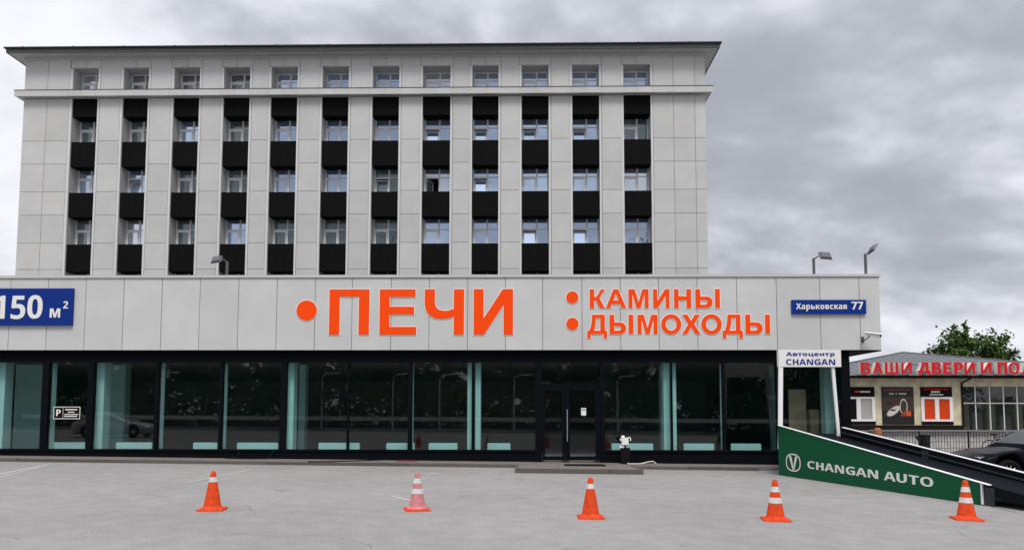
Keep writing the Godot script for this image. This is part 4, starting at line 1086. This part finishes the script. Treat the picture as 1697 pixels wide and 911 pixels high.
	for k in 13:
		var x := 16.6 + k * 0.7
		part(s, "strut", path_tube([Vector3(x, 3.45, z + 0.52), Vector3(x, 4.02, z + 0.52), Vector3(x + 0.25, 3.62, z - 0.1)], 0.018), M.roof_dark)
	# mesh fence, bin, bicycle, orange barrel
	var fz := z + 1.6
	var fn := thing("mesh_fence", "low dark welded mesh fence in front of the white base wall", "fence")
	var fm := new_st()
	var x := 16.2
	while x < 25.6:
		add_box(fm, Vector3(x - 0.008, gy(x) + 0.05, fz - 0.008), Vector3(x + 0.008, 0.80, fz + 0.008))
		x += 0.135
	for y in [0.0, 0.3, 0.6]:
		add_box(fm, Vector3(16.2, y - 0.008, fz - 0.018), Vector3(25.6, y + 0.008, fz - 0.0085))
	part(fn, "mesh", fm.commit(), M.brown_dark)
	part(fn, "top_rail", box(Vector3(16.2, 0.801, fz - 0.03), Vector3(25.6, 0.86, fz + 0.03)), M.grey_ledge)
	for k in 5:
		part(fn, "post", box(Vector3(16.2 + k * 2.3, -0.4, fz - 0.035), Vector3(16.26 + k * 2.3, 0.80, fz + 0.02)), M.brown_dark)
	var bz := -34.4
	var bp := onz(1534, 735, bz)
	var bn := thing("litter_bin", "dark tapered litter bin in front of the mesh fence", "bin", Vector3(bp.x, gy(bp.x), bz))
	part(bn, "body", lathe([[0.18, 0.0], [0.19, 0.02], [0.23, 0.80], [0.0, 0.80]], 18), M.bin_dark)
	part(bn, "rim", lathe([[0.23, 0.80], [0.25, 0.81], [0.25, 0.86], [0.23, 0.87], [0.0, 0.88]], 18), M.bin_dark)
	part(bn, "lid_flap", hexa([Vector3(-0.42, 0.78, -0.1), Vector3(-0.42, 0.78, 0.1), Vector3(-0.24, 0.55, 0.1), Vector3(-0.24, 0.55, -0.1)], [Vector3(-0.40, 0.80, -0.1), Vector3(-0.40, 0.80, 0.1), Vector3(-0.22, 0.80, 0.1), Vector3(-0.22, 0.80, -0.1)]), M.bin_dark)
	var op := onz(1455, 715, -34.8)
	var ob := thing("orange_barrel", "ribbed orange plastic barrel with domed top behind the ramp", "barrel", Vector3(op.x, gy(op.x), -34.8))
	var pr := [[0.17, 0.0]]
	for k in 12:
		pr.append([0.19, 0.04 + k * 0.08])
		pr.append([0.175, 0.08 + k * 0.08])
	pr.append_array([[0.17, 1.05], [0.12, 1.13], [0.0, 1.16]])
	part(ob, "body", lathe(pr, 18), mat("barrel_brown", lin(0.36, 0.13, 0.07), 0.7))
	part(ob, "band", lathe([[0.192, 0.62], [0.194, 0.64], [0.194, 0.68], [0.192, 0.70]], 18), M.brown_dark)
	var bk := onz(1640, 735, -34.6)
	var by := thing("bicycle", "dark bicycle parked along the mesh fence behind the black car", "bicycle", Vector3(bk.x, gy(bk.x), -34.6))
	for wx in [0.0, 1.02]:
		var w := part(by, "wheel", tyre_ring(0.31, 0.022, 28, 6), M.rubber, Vector3(wx, 0.335, 0))
		var sp := new_st()
		for k in 8:
			var a := PI * k / 8.0
			add_tube(sp, Vector3(cos(a), sin(a), 0) * 0.3, -Vector3(cos(a), sin(a), 0) * 0.3, 0.003, 0.003, 4)
		part(w, "spokes", sp.commit(), M.steel)
	var fs := new_st()
	for q in [[0.0, 0.335, 0.38, 0.30], [0.0, 0.335, 0.28, 0.78], [0.38, 0.30, 0.26, 0.88], [0.38, 0.30, 0.80, 0.72], [0.28, 0.78, 0.80, 0.80], [0.78, 0.92, 1.02, 0.335]]:
		add_tube(fs, Vector3(q[0], q[1], 0), Vector3(q[2], q[3], 0), 0.018, 0.018, 6)
	part(by, "frame", fs.commit(), M.brown_dark)
	part(by, "saddle", hexa([Vector3(0.14, 0.88, -0.07), Vector3(0.14, 0.88, 0.07), Vector3(0.40, 0.88, 0.02), Vector3(0.40, 0.88, -0.02)], [Vector3(0.12, 0.94, -0.08), Vector3(0.12, 0.94, 0.08), Vector3(0.40, 0.92, 0.02), Vector3(0.40, 0.92, -0.02)]), M.rubber)
	part(by, "handlebar", path_tube([Vector3(0.78, 0.92, 0), Vector3(0.78, 1.0, 0), Vector3(0.74, 1.02, 0.26), Vector3(0.62, 1.02, 0.28)], 0.014), M.steel)

# ------------------------------------------------------------------ ground
func lot_texture() -> ImageTexture:
	var w := 1536
	var h := 1024
	var a := noise_image(0.004, 71, w, h, 4).get_data()
	var b := noise_image(0.03, 72, w, h, 4).get_data()
	var c := noise_image(0.35, 73, w, h, 2).get_data()
	var r := RandomNumberGenerator.new()
	r.seed = 5
	var d := PackedByteArray()
	d.resize(w * h * 3)
	for i in w * h:
		var v := 0.81 + 0.06 * (a[i] / 255.0 - 0.5) + 0.09 * (b[i] / 255.0 - 0.5) + 0.13 * (c[i] / 255.0 - 0.5) + (r.randf() - 0.5) * 0.06
		var o := i * 3
		d[o] = int(clampf(v * 255.0, 0, 255))
		d[o + 1] = int(clampf(v * 252.0, 0, 255))
		d[o + 2] = int(clampf(v * 250.0, 0, 255))
	var im := Image.create_from_data(w, h, false, Image.FORMAT_RGB8, d)
	# hairline cracks and small dark drips of oil
	for k in 26:
		var p := Vector2(r.randf() * w, r.randf() * h)
		var dir := r.randf() * TAU
		for q in r.randi_range(60, 260):
			dir += (r.randf() - 0.5) * 0.22
			p += Vector2(cos(dir), sin(dir))
			var px := posmod(int(p.x), w)
			var py := posmod(int(p.y), h)
			im.set_pixel(px, py, im.get_pixel(px, py) * Color(0.78, 0.78, 0.78))
	for k in 60:
		var p := Vector2(r.randf() * w, r.randf() * h)
		var rad := 1.0 + r.randf() * r.randf() * 9.0
		for yy in range(-12, 13):
			for xx in range(-12, 13):
				if Vector2(xx, yy).length() < rad * (0.75 + 0.5 * r.randf()):
					var px := posmod(int(p.x) + xx, w)
					var py := posmod(int(p.y) + yy, h)
					im.set_pixel(px, py, im.get_pixel(px, py) * Color(0.90, 0.90, 0.905))
	im.generate_mipmaps()
	return ImageTexture.create_from_image(im)
func sheet(xs: Array, z0: float, z1: float, lift: float, uv_scale: Vector2) -> ArrayMesh:
	var st := new_st()
	for k in xs.size() - 1:
		var p := []
		for q in [[xs[k], z0], [xs[k + 1], z0], [xs[k + 1], z1], [xs[k], z1]]:
			p.append(Vector3(q[0], gy(q[0]) + lift, q[1]))
		for i in [0, 1, 2, 0, 2, 3]:
			st.set_normal(Vector3.UP)
			st.set_uv(Vector2(p[i].x * uv_scale.x, p[i].z * uv_scale.y))
			st.add_vertex(p[i])
	return st.commit()
func ground() -> void:
	var tx := lot_texture()
	var am := StandardMaterial3D.new()
	am.resource_name = "asphalt"
	am.albedo_color = lin(0.41, 0.402, 0.40)
	am.albedo_texture = tx
	am.roughness = 0.92
	structure("ground", sheet([-400.0, -26.0, 34.0, 400.0], -400.0, 400.0, -0.012, Vector2(1 / 30.0, 1 / 20.0)), am)
	var lot := structure("parking_lot", sheet([-40.0, -26.0, 34.0, 40.0], -42.9, 12.0, 0.0, Vector2(1 / 26.0, 1 / 17.3)), am)
	structure("road", sheet([-200.0, -26.0, 34.0, 200.0], 14.0, 24.0, -0.006, Vector2(1 / 26.0, 1 / 17.3)), mat("road_asphalt", lin(0.10, 0.10, 0.10), 0.9))
	# painted lines: pairs of photo points on the ground, width in metres
	var n := 0
	for q in [[-20, 789, 80, 769.5, 0.10, 0], [-20, 794.5, 66, 774, 0.05, 0], [306, 800, 417, 777, 0.09, 1], [330, 803, 375, 793, 0.05, 1], [650, 822, 684, 830, 0.07, 0], [705, 786, 727, 783.5, 0.09, 0], [706, 788, 738, 788.5, 0.06, 1]]:
		var a := onground(q[0], q[1])
		var b := onground(q[2], q[3])
		a.y = 0
		b.y = 0
		var s := (b - a).cross(Vector3.UP).normalized() * float(q[4]) * 0.5
		var p := [a - s, a + s, b + s, b - s]
		for i in 4:
			p[i].y = gy(p[i].x) + 0.004
		var st := new_st()
		quad(st, p[0], p[1], p[2], p[3], Vector3.UP)
		structure("painted_line", st.commit(), M.line_paint if q[5] == 0 else M.worn_paint)
		n += 1
	# dark seam running from the ramp foot
	var a := onground(1641, 839)
	var b := onground(1760, 868)
	var st := new_st()
	var p := [Vector3(a.x, gy(a.x) + 0.004, a.z - 0.05), Vector3(a.x, gy(a.x) + 0.004, a.z + 0.05), Vector3(b.x, gy(b.x) + 0.004, b.z + 0.05), Vector3(b.x, gy(b.x) + 0.004, b.z - 0.05)]
	quad(st, p[0], p[1], p[2], p[3], Vector3.UP)
	structure("asphalt_seam", st.commit(), M.rubber)

# ------------------------------------------------------------------ what the glass mirrors, behind the viewer
func street_behind() -> void:
	var crowns := []
	var trunks := []
	for k in 3:
		var rad := Vector3(3.4, 4.2, 3.4)
		crowns.append(crown_mesh(100 + k, rad, 46, 60, 0.30))
		trunks.append(trunk_mesh(200 + k, 10.0, 5.4, rad))
	for k in 22:
		var x := -66.0 + k * 6.0 + (rng.randf() - 0.5) * 2.0
		var o := k % 3
		tree("broad dark street tree in the row across the road", Vector3(x, gy(x) - 0.05, 30.0 + rng.randf() * 6.0), 10.0, 5.4, crowns[o], trunks[o], M["leaf%d" % (1 + k % 2)], "street trees across the road", rng.randf() * TAU)
	for k in 22:
		var x := -63.0 + k * 6.0 + (rng.randf() - 0.5) * 2.0
		var o := (k + 1) % 3
		tree("broad dark street tree in the row across the road", Vector3(x, gy(x) - 0.05, 39.0 + rng.randf() * 6.0), 10.0, 5.4, crowns[o], trunks[o], M["leaf2"], "street trees across the road", rng.randf() * TAU)
	var prad := Vector3(2.2, 13.0, 2.2)
	var pc := crown_mesh(300, prad, 60, 60, 0.35)
	var pt := trunk_mesh(301, 27.0, 14.0, prad)
	for q in [[18.0, 20.5], [-21.0, 20.0], [-60.0, 27.0], [-54.0, 27.0]]:
		tree("tall narrow poplar rising above the street trees", Vector3(q[0], gy(q[0]) - 0.1, q[1] + 6.0), 27.0, 15.0, pc, pt, M.leaf2, "tall poplars across the road", 0.3)
	var hs := new_st()
	var hr := RandomNumberGenerator.new()
	hr.seed = 77
	for k in 30000:
		var p := Vector3(hr.randf_range(-75, 70), 0, 27.5 + hr.randf() * 2.0)
		p.y = gy(p.x) + hr.randf() * (3.4 + 0.8 * sin(p.x * 0.7) + 0.5 * sin(p.x * 2.3))
		var n := Vector3(hr.randfn(), hr.randfn() + 0.6, hr.randfn() - 0.4).normalized()
		var u := n.cross(Vector3(hr.randfn(), hr.randfn(), hr.randfn())).normalized() * 0.28
		var v := n.cross(u) * 0.5
		var hue := hr.randf()
		for e in [-u, v, u, -u, u, -v]:
			hs.set_color(Color(lerpf(0.72, 1.45, hue), lerpf(0.88, 1.2, hue), lerpf(1.1, 0.75, hue)))
			hs.set_normal(n)
			hs.add_vertex(p + e)
	var hg := single("hedgerow", hs.commit(), M.leaf1, "long dense hedgerow growing under the street trees", "hedge")
	hg.set_meta("kind", "stuff")
	for px in [-36.0, -20.0, -13.0, -8.4, -1.1, 9.0, 19.0]:
		var lp := thing("street_lamp", "slim pale street lamp with curved arm beside the road", "street lamp", Vector3(px, gy(px) - 0.02, 24.6), "street lamps along the road")
		part(lp, "pole", tube(Vector3.ZERO, Vector3(0, 4.9, 0), 0.09, 0.06), M.guard_rail)
		part(lp, "arm", path_tube([Vector3(0, 4.85, 0), Vector3(0.12, 5.15, 0), Vector3(0.45, 5.35, 0), Vector3(1.2, 5.42, 0)], 0.05, 8), M.guard_rail)
		part(lp, "lamp_head", hexa([Vector3(1.1, 5.34, -0.14), Vector3(1.1, 5.34, 0.14), Vector3(1.8, 5.38, 0.12), Vector3(1.8, 5.38, -0.12)], [Vector3(1.12, 5.46, -0.1), Vector3(1.12, 5.46, 0.1), Vector3(1.75, 5.5, 0.08), Vector3(1.75, 5.5, -0.08)]), M.guard_rail)
	# guard rail along the road
	var gr := thing("guard_rail", "long pale guard rail along the far side of the road", "guard rail")
	part(gr, "rail", hexa([Vector3(-50, 1.05, 25.0), Vector3(-50, 1.05, 25.06), Vector3(40, 0.60, 25.06), Vector3(40, 0.60, 25.0)], [Vector3(-50, 1.45, 25.0), Vector3(-50, 1.45, 25.06), Vector3(40, 1.0, 25.06), Vector3(40, 1.0, 25.0)]), M.guard_rail)
	for k in 23:
		part(gr, "post", box(Vector3(-49 + k * 4.0, -0.6, 25.062), Vector3(-48.9 + k * 4.0, 0.95, 25.16)), M.lamp_grey)
	var cz := -5.0
	car("silver car parked on the lot facing the showroom windows", Vector3(-21.6, gy(-23.0), cz), PI, M.silver_paint)

func _ready() -> void:
	rng.seed = 7
	# camera
	var cam := Camera3D.new()
	cam.name = "camera"
	add_child(cam)
	cam.transform = Transform3D(cam_basis, EYE)
	cam.near = 0.1
	cam.far = 1500.0
	cam.projection = Camera3D.PROJECTION_FRUSTUM
	cam.size = 911.0 * cam.near / F
	cam.frustum_offset = Vector2(0.0, 140.0 * cam.near / F)
	cam.current = true
	# sky, exposure and the veiled sun
	var env := Environment.new()
	env.background_mode = Environment.BG_SKY
	env.sky = make_sky()
	env.tonemap_mode = Environment.TONE_MAPPER_LINEAR
	env.tonemap_exposure = 1.5
	env.sdfgi_enabled = true
	env.ssao_enabled = true
	env.ssil_enabled = true
	var we := WorldEnvironment.new()
	we.environment = env
	add_child(we)
	var sun := DirectionalLight3D.new()
	sun.name = "sun"
	sun.light_energy = 0.5
	sun.light_angular_distance = 20.0
	sun.light_color = Color(1.0, 0.98, 0.95)
	sun.shadow_enabled = true
	add_child(sun)
	sun.look_at_from_position(Vector3(6, 62, 16), Vector3(0, 0, -20))
	var face := SystemFont.new()
	face.font_names = PackedStringArray(["Droid Sans"])
	face.font_weight = 700
	bold = FontVariation.new()
	bold.base_font = face
	make_materials()
	ground()
	tower()
	showroom()
	pavement()
	signs()
	ramp()
	shop()
	var rad := Vector3(2.6, 2.3, 2.6)
	tree("leafy green tree showing above the shop roof", Vector3(32.6, gy(32.6) - 0.1, -55.0), 8.4, 5.6, crown_mesh(17, rad, 95, 110, 0.19), trunk_mesh(18, 8.4, 5.6, rad), M.leaf0, "", 0.0)
	cones()
	roof_fittings()
	car("black car parked beyond the ramp, only its front in view", Vector3(10.88, gy(11.0), -19.15), 0.0, M.black_paint)
	street_behind()
